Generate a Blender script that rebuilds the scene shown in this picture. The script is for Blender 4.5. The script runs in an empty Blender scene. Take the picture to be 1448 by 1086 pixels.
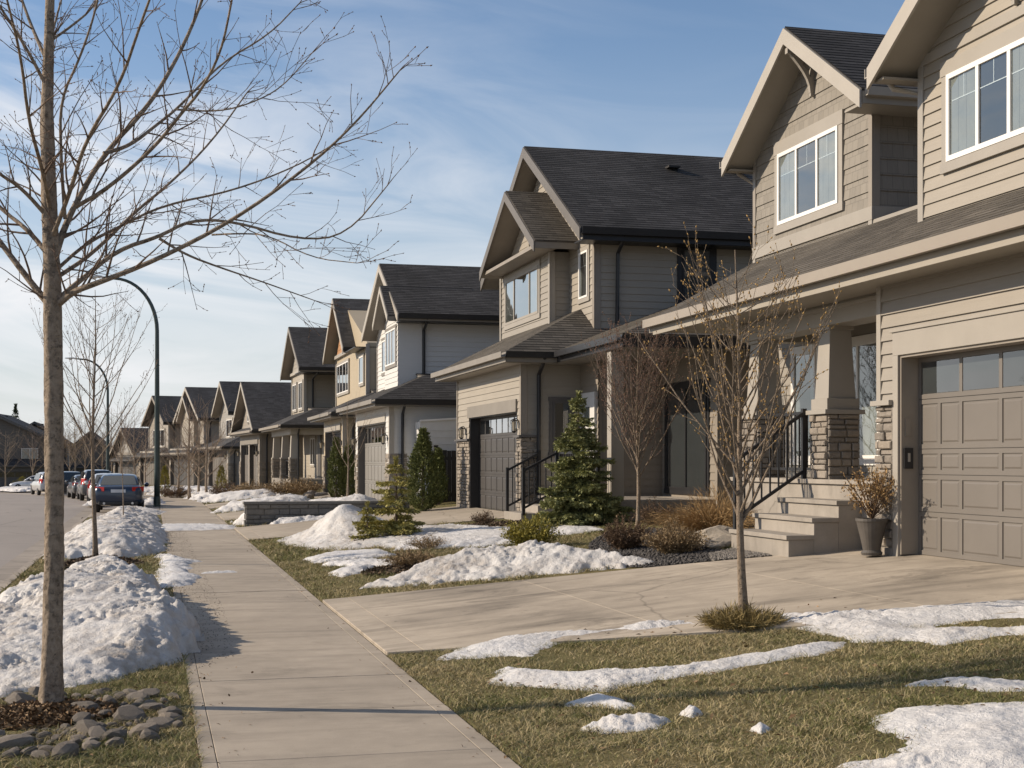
import bpy, bmesh, math, random
import numpy as np
from mathutils import Vector, Matrix, Quaternion

scene = bpy.context.scene
COL = scene.collection
rad = math.radians

# ------------------------------------------------------------------ camera, sky, sun, exposure
cam_d = bpy.data.cameras.new("camera")
cam = bpy.data.objects.new("camera", cam_d)
COL.objects.link(cam)
cam.location = (0, 0, 1.7)
cam.rotation_euler = (rad(90), 0, -rad(14.2517))
cam_d.sensor_width = 36.0
cam_d.lens = 36.0 * 2000 / 1448
cam_d.shift_y = 110.0 / 1448
cam_d.clip_end = 6000
scene.camera = cam

SUN_EL = rad(27)
SUN_DIR = Vector((-0.935 * math.cos(SUN_EL), 0.354 * math.cos(SUN_EL), math.sin(SUN_EL)))
sd_ = bpy.data.lights.new("sun", 'SUN')
sd_.energy = 5.0
sd_.angle = rad(0.53)
sd_.color = (1.0, 0.85, 0.665)
sun = bpy.data.objects.new("sun", sd_)
COL.objects.link(sun)
sun.rotation_euler = SUN_DIR.to_track_quat('Z', 'Y').to_euler()

world = bpy.data.worlds.new("World")
scene.world = world
world.use_nodes = True
wn, wl = world.node_tree.nodes, world.node_tree.links
wn.clear()
w_out = wn.new('ShaderNodeOutputWorld')
w_bg = wn.new('ShaderNodeBackground')
sky = wn.new('ShaderNodeTexSky')
sky.sky_type = 'NISHITA'
sky.sun_disc = False
sky.sun_elevation = SUN_EL
sky.sun_rotation = math.atan2(SUN_DIR.x, SUN_DIR.y)
sky.altitude = 1000
sky.air_density = 1.0
sky.dust_density = 0.25
sky.ozone_density = 2.0
w_bg.inputs[1].default_value = 0.108
# thin streaky cirrus, laid out by direction of view across the sky dome
tc = wn.new('ShaderNodeTexCoord')
sep = wn.new('ShaderNodeSeparateXYZ')
wl.new(tc.outputs['Generated'], sep.inputs[0])
def wmath(op, a, b=None, c=None):
    n = wn.new('ShaderNodeMath'); n.operation = op
    for i, q in enumerate((a, b, c)):
        if q is None: continue
        if isinstance(q, (int, float)): n.inputs[i].default_value = q
        else: wl.new(q, n.inputs[i])
    return n.outputs[0]
az = wmath('ARCTAN2', sep.outputs[0], sep.outputs[1])
el = wmath('ARCSINE', sep.outputs[2])
comb = wn.new('ShaderNodeCombineXYZ')
wl.new(wmath('MULTIPLY', az, 3.8), comb.inputs[0])
wl.new(wmath('MULTIPLY_ADD', el, 17.0, wmath('MULTIPLY', az, 2.2)), comb.inputs[1])
nz = wn.new('ShaderNodeTexNoise'); nz.inputs['Scale'].default_value = 1.15
nz.inputs['Detail'].default_value = 7; nz.inputs['Roughness'].default_value = 0.55
nz.inputs['Distortion'].default_value = 0.9
wl.new(comb.outputs[0], nz.inputs['Vector'])
ramp = wn.new('ShaderNodeValToRGB')
ramp.color_ramp.elements[0].position = 0.40; ramp.color_ramp.elements[1].position = 0.64
wl.new(nz.outputs[0], ramp.inputs[0])
band = wn.new('ShaderNodeValToRGB')       # cirrus lies in a belt some 5 to 20 degrees up
for p_, v_ in ((0.0, 0.5), (0.05, 0.9), (0.21, 1.0), (0.27, 0.35), (0.5, 0.12)):
    e_ = band.color_ramp.elements.new(p_); e_.color = (v_, v_, v_, 1)
band.color_ramp.elements.remove(band.color_ramp.elements[0])
wl.new(el, band.inputs[0])
azf = wn.new('ShaderNodeMapRange')
azf.inputs[1].default_value = 0.34; azf.inputs[2].default_value = -0.02
azf.inputs[3].default_value = 0.12; azf.inputs[4].default_value = 1.0
wl.new(az, azf.inputs[0])
cl = wmath('MULTIPLY', wmath('MULTIPLY', ramp.outputs[0], band.outputs[0]), azf.outputs[0])
cl = wmath('MULTIPLY', cl, 0.95)
mixc = wn.new('ShaderNodeMix'); mixc.data_type = 'RGBA'
wl.new(cl, mixc.inputs[0])
mixc.inputs[7].default_value = (7.1, 7.1, 7.25, 1)
hz = wn.new('ShaderNodeMapRange'); hz.interpolation_type = 'SMOOTHERSTEP'
hz.inputs[1].default_value = 0.35; hz.inputs[2].default_value = -0.06; hz.inputs[3].default_value = 0.0; hz.inputs[4].default_value = 0.92
wl.new(el, hz.inputs[0])
mixh = wn.new('ShaderNodeMix'); mixh.data_type = 'RGBA'
wl.new(hz.outputs[0], mixh.inputs[0]); wl.new(sky.outputs[0], mixh.inputs[6]); wl.new(mixh.outputs[2], mixc.inputs[6])
mixh.inputs[7].default_value = (5.3, 5.45, 5.55, 1)          # pale air low over the ground
wl.new(mixc.outputs[2], w_bg.inputs[0])
wl.new(w_bg.outputs[0], w_out.inputs[0])

scene.view_settings.view_transform = 'Standard'
scene.view_settings.look = 'None'
scene.view_settings.exposure = 0.28
scene.view_settings.gamma = 1.0
scene.cycles.max_bounces = 6
scene.cycles.transparent_max_bounces = 12
scene.cycles.use_denoising = True

# ------------------------------------------------------------------ the lie of the land
S0, RC = 58.0, 230.0            # the street runs straight along +Y to 58 m, then bends left
def W(d, s, z=0.0):
    """offset d to the right of the pavement line, station s along it -> world"""
    if s <= S0: return Vector((d, s, z))
    p = (s - S0) / RC
    return Vector((-RC + (RC + d) * math.cos(p), S0 + (RC + d) * math.sin(p), z))
def phi(s): return max(0.0, (s - S0) / RC)
def inv(X, Y):
    if Y <= S0: return X, Y
    return math.hypot(X + RC, Y - S0) - RC, S0 + RC * math.atan2(Y - S0, X + RC)
def zt(d, s):
    b = -0.011 * max(0.0, s - 60)
    if d < 2.0: return b - (0.03 * (0.26 - d) if d < 0.26 else 0.0)
    return b + 0.095 * min(d - 2.0, 6.4)
def zt_np(d, s):
    b = -0.011 * np.maximum(0, s - 60)
    return b + np.where(d < 2.0, np.where(d < .26, -0.03 * (0.26 - d), 0), 0.095 * np.clip(d - 2.0, 0, 6.4))
_yaw = math.atan(508 / 2000.); _sy, _cy = math.sin(_yaw), math.cos(_yaw)
def gp(u, v):
    """where the sight line through a spot of the photograph meets the ground: (d, s)"""
    Z = 3.0
    while Z < 320:
        x = (u - 724) * Z / 2000; X = Z * _sy + x * _cy; Y = Z * _cy - x * _sy
        z = 1.7 + (653 - v) * Z / 2000
        d, s = inv(X, Y)
        if z < zt(d, s): return d, s
        Z += 0.02 + Z * 0.0015
    return d, s

def at(u, v, Z):
    x = (u - 724) * Z / 2000
    return Vector((Z * _sy + x * _cy, Z * _cy - x * _sy, 1.7 + (653 - v) * Z / 2000))
# ------------------------------------------------------------------ numpy noise
def _hash(ix, iy, seed):
    h = (ix * 374761393 + iy * 668265263 + seed * 974711) & 0xffffffff
    h = ((h ^ (h >> 13)) * 1274126177) & 0xffffffff
    return ((h ^ (h >> 16)) & 0xffff) / 65535.0
def vnoise(x, y, seed=0):
    x = np.asarray(x, float); y = np.asarray(y, float)
    ix = np.floor(x).astype(np.int64); iy = np.floor(y).astype(np.int64)
    fx = x - ix; fy = y - iy
    fx = fx * fx * (3 - 2 * fx); fy = fy * fy * (3 - 2 * fy)
    a = _hash(ix, iy, seed); b = _hash(ix + 1, iy, seed); c = _hash(ix, iy + 1, seed); d = _hash(ix + 1, iy + 1, seed)
    return (a * (1 - fx) + b * fx) * (1 - fy) + (c * (1 - fx) + d * fx) * fy
def fbm(x, y, seed=0, o=4):
    r = 0; a = .5; t = 0
    for i in range(o):
        r = r + a * vnoise(x * 2 ** i, y * 2 ** i, seed + i * 17); t += a; a *= .5
    return r / t

# ------------------------------------------------------------------ objects
def props(o, label=None, cat=None, group=None, kind=None):
    if label: o['label'] = label
    if cat: o['category'] = cat
    if group: o['group'] = group
    if kind: o['kind'] = kind
    return o
def empty(name, loc, rz=0.0, **k):
    o = bpy.data.objects.new(name, None); COL.objects.link(o)
    o.location = loc; o.rotation_euler = (0, 0, rz); o.empty_display_size = .3
    return props(o, **k)

def clip_half(poly, k, val, keep_ge):
    out = []
    n = len(poly)
    for i in range(n):
        a, b = poly[i], poly[(i + 1) % n]
        ia = (a[k] >= val - 1e-9) if keep_ge else (a[k] <= val + 1e-9)
        ib = (b[k] >= val - 1e-9) if keep_ge else (b[k] <= val + 1e-9)
        if ia: out.append(a)
        if ia != ib:
            t = (val - a[k]) / (b[k] - a[k])
            out.append(tuple(a[j] + t * (b[j] - a[j]) for j in range(2)))
    return out

class MB:
    def __init__(s): s.v = []; s.f = []
    def add(s, pts, faces):
        o = len(s.v); s.v.extend([tuple(p) for p in pts]); s.f.extend([tuple(i + o for i in f) for f in faces])
    def hexa(s, p):      # p: 4 bottom + 4 top
        a = [Vector(q) for q in p]
        F = [(0, 3, 2, 1), (4, 5, 6, 7), (0, 1, 5, 4), (1, 2, 6, 5), (2, 3, 7, 6), (3, 0, 4, 7)]
        if (a[1] - a[0]).cross(a[3] - a[0]).dot(a[4] - a[0]) < 0: F = [tuple(reversed(f)) for f in F]
        s.add(p, F)
    def box(s, x0, x1, y0, y1, z0, z1):
        s.hexa([(x0, y0, z0), (x1, y0, z0), (x1, y1, z0), (x0, y1, z0), (x0, y0, z1), (x1, y0, z1), (x1, y1, z1), (x0, y1, z1)])
    def prism(s, poly, vec):
        vec = Vector(vec); a = [Vector(p) for p in poly]; n = len(a)
        nrm = Vector((0, 0, 0))
        for i in range(n): nrm += a[i].cross(a[(i + 1) % n])
        b = [p + vec for p in a]
        if nrm.dot(vec) > 0: a, b = list(reversed(a)), list(reversed(b))
        s.add(a + b, [tuple(range(n)), tuple(reversed(range(n, 2 * n)))] + [(i, i + n, (i + 1) % n + n, (i + 1) % n) for i in range(n)])
    def slab(s, poly, t): s.prism(poly, (0, 0, -t))
    def bar(s, a, b, w, h, up=(0, 0, 1)):
        a = Vector(a); b = Vector(b); t = (b - a).normalized(); up = Vector(up)
        if abs(t.dot(up)) > .98: up = Vector((0, 1, 0))
        r = t.cross(up).normalized(); q = r.cross(t)
        P = [(-w / 2, -h / 2), (w / 2, -h / 2), (w / 2, h / 2), (-w / 2, h / 2)]
        s.hexa([a + r * x + q * y for x, y in P] + [b + r * x + q * y for x, y in P])
    def tube(s, pts, rs, n=6, cap=True):
        pts = [Vector(p) for p in pts]; m = len(pts)
        if isinstance(rs, (int, float)): rs = [rs] * m
        t = (pts[1] - pts[0]).normalized()
        x = t.orthogonal().normalized()
        base = len(s.v)
        for i in range(m):
            t2 = (pts[min(i + 1, m - 1)] - pts[max(i - 1, 0)]).normalized()
            x = (x - t2 * x.dot(t2))
            x = x.normalized() if x.length > 1e-6 else t2.orthogonal().normalized()
            y = t2.cross(x)
            for k in range(n):
                a = 2 * math.pi * k / n
                s.v.append(tuple(pts[i] + (x * math.cos(a) + y * math.sin(a)) * rs[i]))
        for i in range(m - 1):
            for k in range(n):
                k2 = (k + 1) % n
                s.f.append((base + i * n + k, base + i * n + k2, base + (i + 1) * n + k2, base + (i + 1) * n + k))
        if cap:
            s.f.append(tuple(base + k for k in reversed(range(n)))); s.f.append(tuple(base + (m - 1) * n + k for k in range(n)))
    def lathe(s, c, prof, n=20, axis='z'):
        c = Vector(c); base = len(s.v)
        for r, z in prof:
            for k in range(n):
                a = 2 * math.pi * k / n; x, y = r * math.cos(a), r * math.sin(a)
                s.v.append(tuple(c + (Vector((x, y, z)) if axis == 'z' else Vector((z, x, y)))))
        for i in range(len(prof) - 1):
            for k in range(n):
                k2 = (k + 1) % n
                s.f.append((base + i * n + k, base + i * n + k2, base + (i + 1) * n + k2, base + (i + 1) * n + k))
        s.f.append(tuple(base + k for k in reversed(range(n)))); s.f.append(tuple(base + (len(prof) - 1) * n + k for k in range(n)))
    def lap(s, O, U, V, N, poly, course=.15, lip=.012, phase=0.0):
        """clapboards / shingle courses: each course leans out by `lip` at its lower edge"""
        O, U, V, N = (Vector(q) for q in (O, U, V, N))
        flip = U.cross(V).dot(N) < 0
        z0 = min(p[1] for p in poly); z1 = max(p[1] for p in poly)
        k = math.floor((z0 - phase) / course)
        while phase + k * course < z1 - 1e-6:
            a, b = phase + k * course, phase + (k + 1) * course
            q = clip_half(clip_half(list(poly), 1, a, True), 1, b, False)
            k += 1
            if len(q) < 3: continue
            P = [O + U * x + V * y + N * (lip * (b - y) / course) for x, y in q]
            f = list(range(len(P)))
            if flip: f.reverse()
            ar = sum((P[i] - P[0]).cross(P[i + 1] - P[0]).dot(N) for i in range(1, len(P) - 1))
            s.add(P, [tuple(f) if (ar > 0) != flip else tuple(reversed(f))] if False else [tuple(range(len(P))) if ar > 0 else tuple(reversed(range(len(P))))])
            lo = [p for p in q if abs(p[1] - a) < 1e-6]
            if len(lo) >= 2:
                x0 = min(p[0] for p in lo); x1 = max(p[0] for p in lo)
                L = [O + U * x0 + V * a, O + U * x1 + V * a]
                s.add([L[0], L[1], L[1] + N * lip, L[0] + N * lip], [(0, 1, 2, 3) if flip else (3, 2, 1, 0)])
    def build(s, name, mat, parent=None, off=None, smooth=False, bevel=0.0, subd=0):
        me = bpy.data.meshes.new(name)
        V_ = np.array(s.v, float)
        if off is not None and len(V_): V_ = V_ - np.array(off, float)
        me.from_pydata(V_.tolist(), [], s.f)
        me.update()
        auto_uv(me)
        if mat: me.materials.append(mat)
        if smooth: me.polygons.foreach_set('use_smooth', [True] * len(me.polygons))
        o = bpy.data.objects.new(name, me); COL.objects.link(o)
        if parent: o.parent = parent
        if bevel:
            m = o.modifiers.new('bevel', 'BEVEL'); m.width = bevel; m.segments = 2; m.limit_method = 'ANGLE'; m.angle_limit = rad(40)
        if subd:
            m = o.modifiers.new('subd', 'SUBSURF'); m.levels = subd; m.render_levels = subd
        return o

def auto_uv(me):
    nL = len(me.loops); nP = len(me.polygons)
    if nL == 0: return
    co = np.empty(len(me.vertices) * 3); me.vertices.foreach_get('co', co); co = co.reshape(-1, 3)
    nr = np.empty(nP * 3); me.polygons.foreach_get('normal', nr); nr = nr.reshape(-1, 3)
    tot = np.empty(nP, int); me.polygons.foreach_get('loop_total', tot)
    vi = np.empty(nL, int); me.loops.foreach_get('vertex_index', vi)
    pn = np.repeat(nr, tot, axis=0)
    u = np.stack([-pn[:, 1], pn[:, 0], np.zeros(nL)], 1)
    ln = np.linalg.norm(u, axis=1)
    flat = ln < 1e-3
    u[flat] = (1, 0, 0); ln[flat] = 1
    u /= ln[:, None]
    v = np.cross(pn, u); p = co[vi]
    uv = np.stack([(p * u).sum(1), (p * v).sum(1)], 1)
    l = me.uv_layers.new(name='UVMap'); l.data.foreach_set('uv', uv.ravel())

def np_mesh(name, verts, faces_flat, counts, mat, parent=None, smooth=False):
    me = bpy.data.meshes.new(name)
    me.vertices.add(len(verts)); me.vertices.foreach_set('co', np.asarray(verts, np.float32).ravel())
    me.loops.add(len(faces_flat)); me.loops.foreach_set('vertex_index', np.asarray(faces_flat, np.int32))
    me.polygons.add(len(counts))
    st = np.concatenate([[0], np.cumsum(counts)[:-1]])
    me.polygons.foreach_set('loop_start', st.astype(np.int32))
    me.update(calc_edges=True); me.validate()
    if mat: me.materials.append(mat)
    if smooth: me.polygons.foreach_set('use_smooth', [True] * len(me.polygons))
    o = bpy.data.objects.new(name, me); COL.objects.link(o)
    if parent: o.parent = parent
    return o

# ------------------------------------------------------------------ materials
class NT:
    def __init__(s, name):
        s.m = bpy.data.materials.new(name); s.m.use_nodes = True
        s.n = s.m.node_tree.nodes; s.l = s.m.node_tree.links
        s.b = s.n['Principled BSDF']
    def new(s, t, **k):
        n = s.n.new(t)
        for a, v in k.items(): setattr(n, a, v)
        return n
    def put(s, sock, v):
        if hasattr(v, 'links') or hasattr(v, 'is_linked'): s.l.new(v, sock)
        else: sock.default_value = v
    def coord(s, kind='Object', scale=(1, 1, 1)):
        t = s.new('ShaderNodeTexCoord'); mp = s.new('ShaderNodeMapping')
        mp.inputs['Scale'].default_value = scale
        s.l.new(t.outputs[kind], mp.inputs[0]); return mp.outputs[0]
    def noise(s, vec, scale, detail=4, rough=.55, dist=0):
        n = s.new('ShaderNodeTexNoise'); s.l.new(vec, n.inputs['Vector'])
        n.inputs['Scale'].default_value = scale; n.inputs['Detail'].default_value = detail
        n.inputs['Roughness'].default_value = rough; n.inputs['Distortion'].default_value = dist
        return n.outputs[0]
    def ramp(s, fac, stops):
        r = s.new('ShaderNodeValToRGB'); e = r.color_ramp.elements
        while len(e) < len(stops): e.new(.5)
        for i, (p, c) in enumerate(stops):
            e[i].position = p; e[i].color = (c, c, c, 1) if isinstance(c, (int, float)) else (*c, 1)
        s.l.new(fac, r.inputs[0]); return r.outputs[0]
    def mix(s, fac, a, b, mode='MIX'):
        n = s.new('ShaderNodeMix', data_type='RGBA', blend_type=mode)
        s.put(n.inputs[0], fac)
        for i, q in ((6, a), (7, b)):
            s.put(n.inputs[i], (*q, 1) if isinstance(q, tuple) and len(q) == 3 else q)
        return n.outputs[2]
    def math(s, op, a, b=0.5):
        n = s.new('ShaderNodeMath', operation=op); s.put(n.inputs[0], a); s.put(n.inputs[1], b); return n.outputs[0]
    def bump(s, h, strength=.3, dist=.01, prev=None):
        n = s.new('ShaderNodeBump'); n.inputs['Strength'].default_value = strength; n.inputs['Distance'].default_value = dist
        s.l.new(h, n.inputs['Height'])
        if prev is not None: s.l.new(prev, n.inputs['Normal'])
        return n.outputs[0]
    def island(s): return s.new('ShaderNodeNewGeometry').outputs['Random Per Island']
    def out(s, color=None, rough=None, normal=None, **k):
        if color is not None: s.put(s.b.inputs['Base Color'], (*color, 1) if isinstance(color, tuple) and len(color) == 3 else color)
        if rough is not None: s.put(s.b.inputs['Roughness'], rough)
        if normal is not None: s.l.new(normal, s.b.inputs['Normal'])
        for a, v in k.items(): s.put(s.b.inputs[a.replace('_', ' ')], v)
        return s.m

def mul(c, k): return tuple(min(1, x * k) for x in c)
def plain(name, c, rough=.6, var=.12, scale=3.0, bump=.15, bscale=60, metallic=0.0, spec=.4):
    t = NT(name); v = t.coord()
    n = t.noise(v, scale, 5, .6)
    col = t.ramp(n, [(.3, mul(c, 1 - var)), (.7, mul(c, 1 + var))])
    nb = t.noise(v, bscale, 3)
    return t.out(col, rough, t.bump(nb, bump, .004), Metallic=metallic, Specular_IOR_Level=spec)
def siding(name, c, lines=0.0, var=.06, rough=.55):
    """painted lap board; `lines` is the board height for walls whose courses are too fine to model"""
    t = NT(name); v = t.coord(); uv = t.coord('UV')
    streak = t.noise(t.coord('UV', (.7, 14, 1)), 2.0, 4, .6)
    dirt = t.noise(v, .55, 5, .65)
    col = t.mix(.5, t.ramp(streak, [(.3, mul(c, 1 - var)), (.7, mul(c, 1 + var))]), t.ramp(dirt, [(.3, mul(c, 1 - var * 1.6)), (.68, mul(c, 1 + var))]))
    nb = t.noise(t.coord('UV', (3, 60, 1)), 2.0, 3)
    nrm = t.bump(nb, .12, .004, t.bump(t.noise(t.coord('UV', (.6, 6, 1)), 1.6, 3), .25, .012))
    if lines:
        sx = t.new('ShaderNodeSeparateXYZ'); t.l.new(uv, sx.inputs[0])
        fr = t.math('FRACT', t.math('DIVIDE', sx.outputs[1], lines), 0)
        nrm = t.bump(t.math('SUBTRACT', 1.0, fr), 1.0, .03, nrm)
    return t.out(col, rough, nrm, Specular_IOR_Level=.35)
def shake(name, c):
    t = NT(name); uv = t.coord('UV')
    br = t.new('ShaderNodeTexBrick', offset=.5, offset_frequency=2)
    t.l.new(uv, br.inputs['Vector'])
    br.inputs['Scale'].default_value = 1; br.inputs['Brick Width'].default_value = .17; br.inputs['Row Height'].default_value = .23
    br.inputs['Mortar Size'].default_value = .004; br.inputs['Color1'].default_value = (*mul(c, .86), 1); br.inputs['Color2'].default_value = (*mul(c, 1.14), 1)
    br.inputs['Mortar'].default_value = (*mul(c, .55), 1)
    gr = t.noise(t.coord('UV', (40, 3, 1)), 2, 4)
    col = t.mix(.35, br.outputs['Color'], t.ramp(gr, [(.3, mul(c, .75)), (.7, mul(c, 1.2))]))
    h = t.math('SUBTRACT', t.math('MULTIPLY', gr, .4), br.outputs['Fac'])
    return t.out(col, .7, t.bump(h, .6, .008))
def shingle(name, c, geo=True):
    t = NT(name); uv = t.coord('UV')
    br = t.new('ShaderNodeTexBrick', offset=.37, offset_frequency=2, squash=1.0)
    t.l.new(uv, br.inputs['Vector'])
    br.inputs['Scale'].default_value = 1; br.inputs['Brick Width'].default_value = .28; br.inputs['Row Height'].default_value = .14
    br.inputs['Mortar Size'].default_value = .006; br.inputs['Bias'].default_value = 0.0
    br.inputs['Color1'].default_value = (*mul(c, .6), 1); br.inputs['Color2'].default_value = (*mul(c, 1.5), 1)
    br.inputs['Mortar'].default_value = (*mul(c, .4), 1)
    n = t.noise(uv, 90, 3); big = t.noise(uv, .5, 5, .6)
    wear = t.ramp(big, [(.35, .75), (.7, 1.3)])
    col = t.mix(1.0, t.mix(.3, br.outputs['Color'], t.ramp(n, [(.3, mul(c, .5)), (.75, mul(c, 1.7))])), wear, 'MULTIPLY')
    h = t.math('SUBTRACT', t.math('MULTIPLY', n, .5), br.outputs['Fac'])
    return t.out(col, .85, t.bump(h, .7, .01), Specular_IOR_Level=.25)
def stone(name, c, var=.45, rough=.85, per_object=False):
    t = NT(name); v = t.coord()
    r = t.new('ShaderNodeObjectInfo').outputs['Random'] if per_object else t.island()
    isl = t.ramp(r, [(0, mul(c, 1 - var)), (.4, mul(c, .95)), (.75, (c[0] * 1.15, c[1] * 1.08, c[2] * .98)), (1, mul(c, 1 + var * .8))])
    n = t.noise(v, 14, 6, .65)
    col = t.mix(.55, isl, t.ramp(n, [(.25, mul(c, .55)), (.75, mul(c, 1.35))]))
    nb = t.noise(v, 30, 6, .7)
    return t.out(col, rough, t.bump(nb, .6, .02), Specular_IOR_Level=.25)
def concrete(name, c, stain=.2, seams=False):
    t = NT(name); v = t.coord()
    big = t.noise(v, .45, 6, .62, .3); mid = t.noise(v, 3.5, 6, .68); fine = t.noise(v, 120, 3)
    isl = t.ramp(t.island(), [(0, .93), (1, 1.07)])
    strk = t.noise(t.coord('Object', (.35, 2.6, 1)), 1.1, 5, .6)
    col = t.ramp(mid, [(.25, mul(c, .86)), (.75, mul(c, 1.10))])
    col = t.mix(1.0, col, t.ramp(big, [(.30, 1 - stain), (.62, 1.04)]), 'MULTIPLY')
    col = t.mix(1.0, col, t.ramp(strk, [(.30, 1 - stain * .9), (.5, 1.0)]), 'MULTIPLY')
    damp = t.ramp(t.noise(t.coord('Object', (.8, 1.5, 1)), .8, 8, .72, .6), [(.54, 1.0), (.63, 1 - stain * .75)])
    col = t.mix(1.0, col, damp, 'MULTIPLY')
    spots = t.ramp(t.noise(v, 9, 4, .6), [(.66, 1.0), (.74, 1 - stain)])
    col = t.mix(1.0, col, spots, 'MULTIPLY')
    vo = t.new('ShaderNodeTexVoronoi', feature='DISTANCE_TO_EDGE'); vo.inputs['Scale'].default_value = .22
    t.l.new(t.mix(.2, v, t.noise(v, 1.6, 5)), vo.inputs['Vector'])
    col = t.mix(1.0, col, t.ramp(vo.outputs['Distance'], [(.0, .62), (.0035, 1.0)]), 'MULTIPLY')
    col = t.mix(1.0, col, isl, 'MULTIPLY')
    col = t.mix(.10, col, t.ramp(fine, [(.3, mul(c, .5)), (.7, mul(c, 1.5))]))
    return t.out(col, .85, t.bump(fine, .25, .003, t.bump(mid, .12, .02)), Specular_IOR_Level=.25)
def asphalt(name, c):
    t = NT(name); v = t.coord()
    big = t.noise(t.coord('Object', (1, .25, 1)), .5, 5, .6); fine = t.noise(v, 90, 4, .7)
    vo = t.new('ShaderNodeTexVoronoi', feature='DISTANCE_TO_EDGE'); vo.inputs['Scale'].default_value = .28
    wv = t.mix(.12, v, t.noise(v, 1.2, 4)); t.l.new(wv, vo.inputs['Vector'])
    crack = t.ramp(vo.outputs['Distance'], [(.0, .55), (.006, 1.0)])
    col = t.mix(.35, t.ramp(big, [(.3, mul(c, .84)), (.7, mul(c, 1.12))]), t.ramp(fine, [(.3, mul(c, .6)), (.7, mul(c, 1.4))]))
    col = t.mix(1.0, col, crack, 'MULTIPLY')
    return t.out(col, .8, t.bump(fine, .4, .006), Specular_IOR_Level=.3)
def snow_mat(name, c=(.61, .60, .595), dirt=.5):
    t = NT(name); v = t.coord()
    n1 = t.noise(v, 1.3, 6, .68); n2 = t.noise(v, 26, 5, .7); n3 = t.noise(v, 8, 6, .7)
    dm = t.math('MULTIPLY', t.ramp(n1, [(.40, 0.0), (.64, dirt)]), t.ramp(n3, [(.36, .15), (.6, 1.0)]))
    col = t.mix(dm, c, (.36, .31, .26))
    sp = t.ramp(t.noise(v, 60, 3, .6), [(.68, 0.0), (.76, dirt)])
    col = t.mix(t.math('MULTIPLY', sp, t.ramp(n1, [(.35, .2), (.6, 1.0)])), col, (.20, .16, .12))
    nr = t.bump(n2, .7, .02, t.bump(n3, .6, .06))
    return t.out(col, .55, nr, Subsurface_Weight=.0, Specular_IOR_Level=.35)
def grass_ground(name):
    t = NT(name); v = t.coord()
    big = t.noise(v, .55, 5, .6); mid = t.noise(v, 4, 6, .7); fine = t.noise(v, 60, 5, .75)
    f = t.math('ADD', t.math('MULTIPLY', big, .6), t.math('MULTIPLY', mid, .4))
    col = t.ramp(f, [(.36, (.085, .090, .034)), (.47, (.170, .150, .066)), (.60, (.30, .24, .125))])
    col = t.mix(.6, col, t.ramp(fine, [(.35, (.055, .052, .022)), (.66, (.30, .25, .13))]))
    return t.out(col, .95, t.bump(fine, .9, .04, t.bump(mid, .5, .05)), Specular_IOR_Level=.1)
def blades_mat(name, green=(.115, .130, .040), tan=(.46, .37, .215), bias=0.0):
    t = NT(name); v = t.coord()
    big = t.noise(v, .5, 5, .6); mid = t.noise(v, 3.0, 4, .6)
    f = t.math('ADD', t.math('ADD', t.math('MULTIPLY', big, .75), t.math('MULTIPLY', mid, .25)), t.math('MULTIPLY', t.math('SUBTRACT', t.island(), .5 - bias), .34))
    col = t.ramp(f, [(.36, green), (.48, tuple((a * .6 + b * .4) for a, b in zip(green, tan))), (.62, tan)])
    return t.out(col, .85, Specular_IOR_Level=.15)
def foliage(name, c, var=.5, tip=None):
    t = NT(name); v = t.coord()
    n = t.noise(v, 3.0, 4, .6)
    f = t.math('ADD', t.math('MULTIPLY', t.island(), .6), t.math('MULTIPLY', n, .4))
    col = t.ramp(f, [(.2, mul(c, 1 - var)), (.55, c), (.85, tip or mul(c, 1 + var))])
    return t.out(col, .75, Specular_IOR_Level=.2)
def bark(name, c, scale=1.0, contrast=.5):
    t = NT(name); v = t.coord('Object', (1, 1, .75))
    n = t.noise(v, 22 * scale, 7, .7); w = t.noise(t.coord('Object', (1, 1, 1.25)), 15 * scale, 7, .75)
    col = t.ramp(n, [(.3, mul(c, 1 - contrast)), (.52, c), (.75, mul(c, 1 + contrast * .55))])
    col = t.mix(t.ramp(w, [(.54, 0.0), (.62, .85)]), col, mul(c, .34))
    return t.out(col, .9, t.bump(n, 1.0, .02, t.bump(w, 1.0, .03)), Specular_IOR_Level=.15)
def glass(name, tint=(.80, .88, .92)):
    t = NT(name)
    fr = t.new('ShaderNodeFresnel'); fr.inputs[0].default_value = 1.5
    tr = t.new('ShaderNodeBsdfTransparent'); tr.inputs[0].default_value = (*tint, 1)
    gl = t.new('ShaderNodeBsdfGlossy'); gl.inputs['Roughness'].default_value = .012
    nz_ = t.noise(t.coord(), 1.1, 2); t.l.new(t.bump(nz_, .07, .05), gl.inputs['Normal'])
    mx = t.new('ShaderNodeMixShader')
    t.l.new(t.math('MINIMUM', t.math('MULTIPLY_ADD', fr.outputs[0], 1.5), 1.0) if False else t.math('MINIMUM', t.math('MULTIPLY', fr.outputs[0], 3.0), 1.0), mx.inputs[0])
    t.l.new(tr.outputs[0], mx.inputs[1]); t.l.new(gl.outputs[0], mx.inputs[2])
    t.l.new(mx.outputs[0], t.n['Material Output'].inputs[0])
    return t.m
def paint(name, c, rough=.28):
    t = NT(name)
    n = t.noise(t.coord(), 3, 4)
    return t.out(t.ramp(n, [(.3, mul(c, .9)), (.7, mul(c, 1.1))]), rough, Metallic=.25, Coat_Weight=.7, Coat_Roughness=.06)
def lightsrc(name, c): return plain(name, c, .25, .05)

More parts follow.
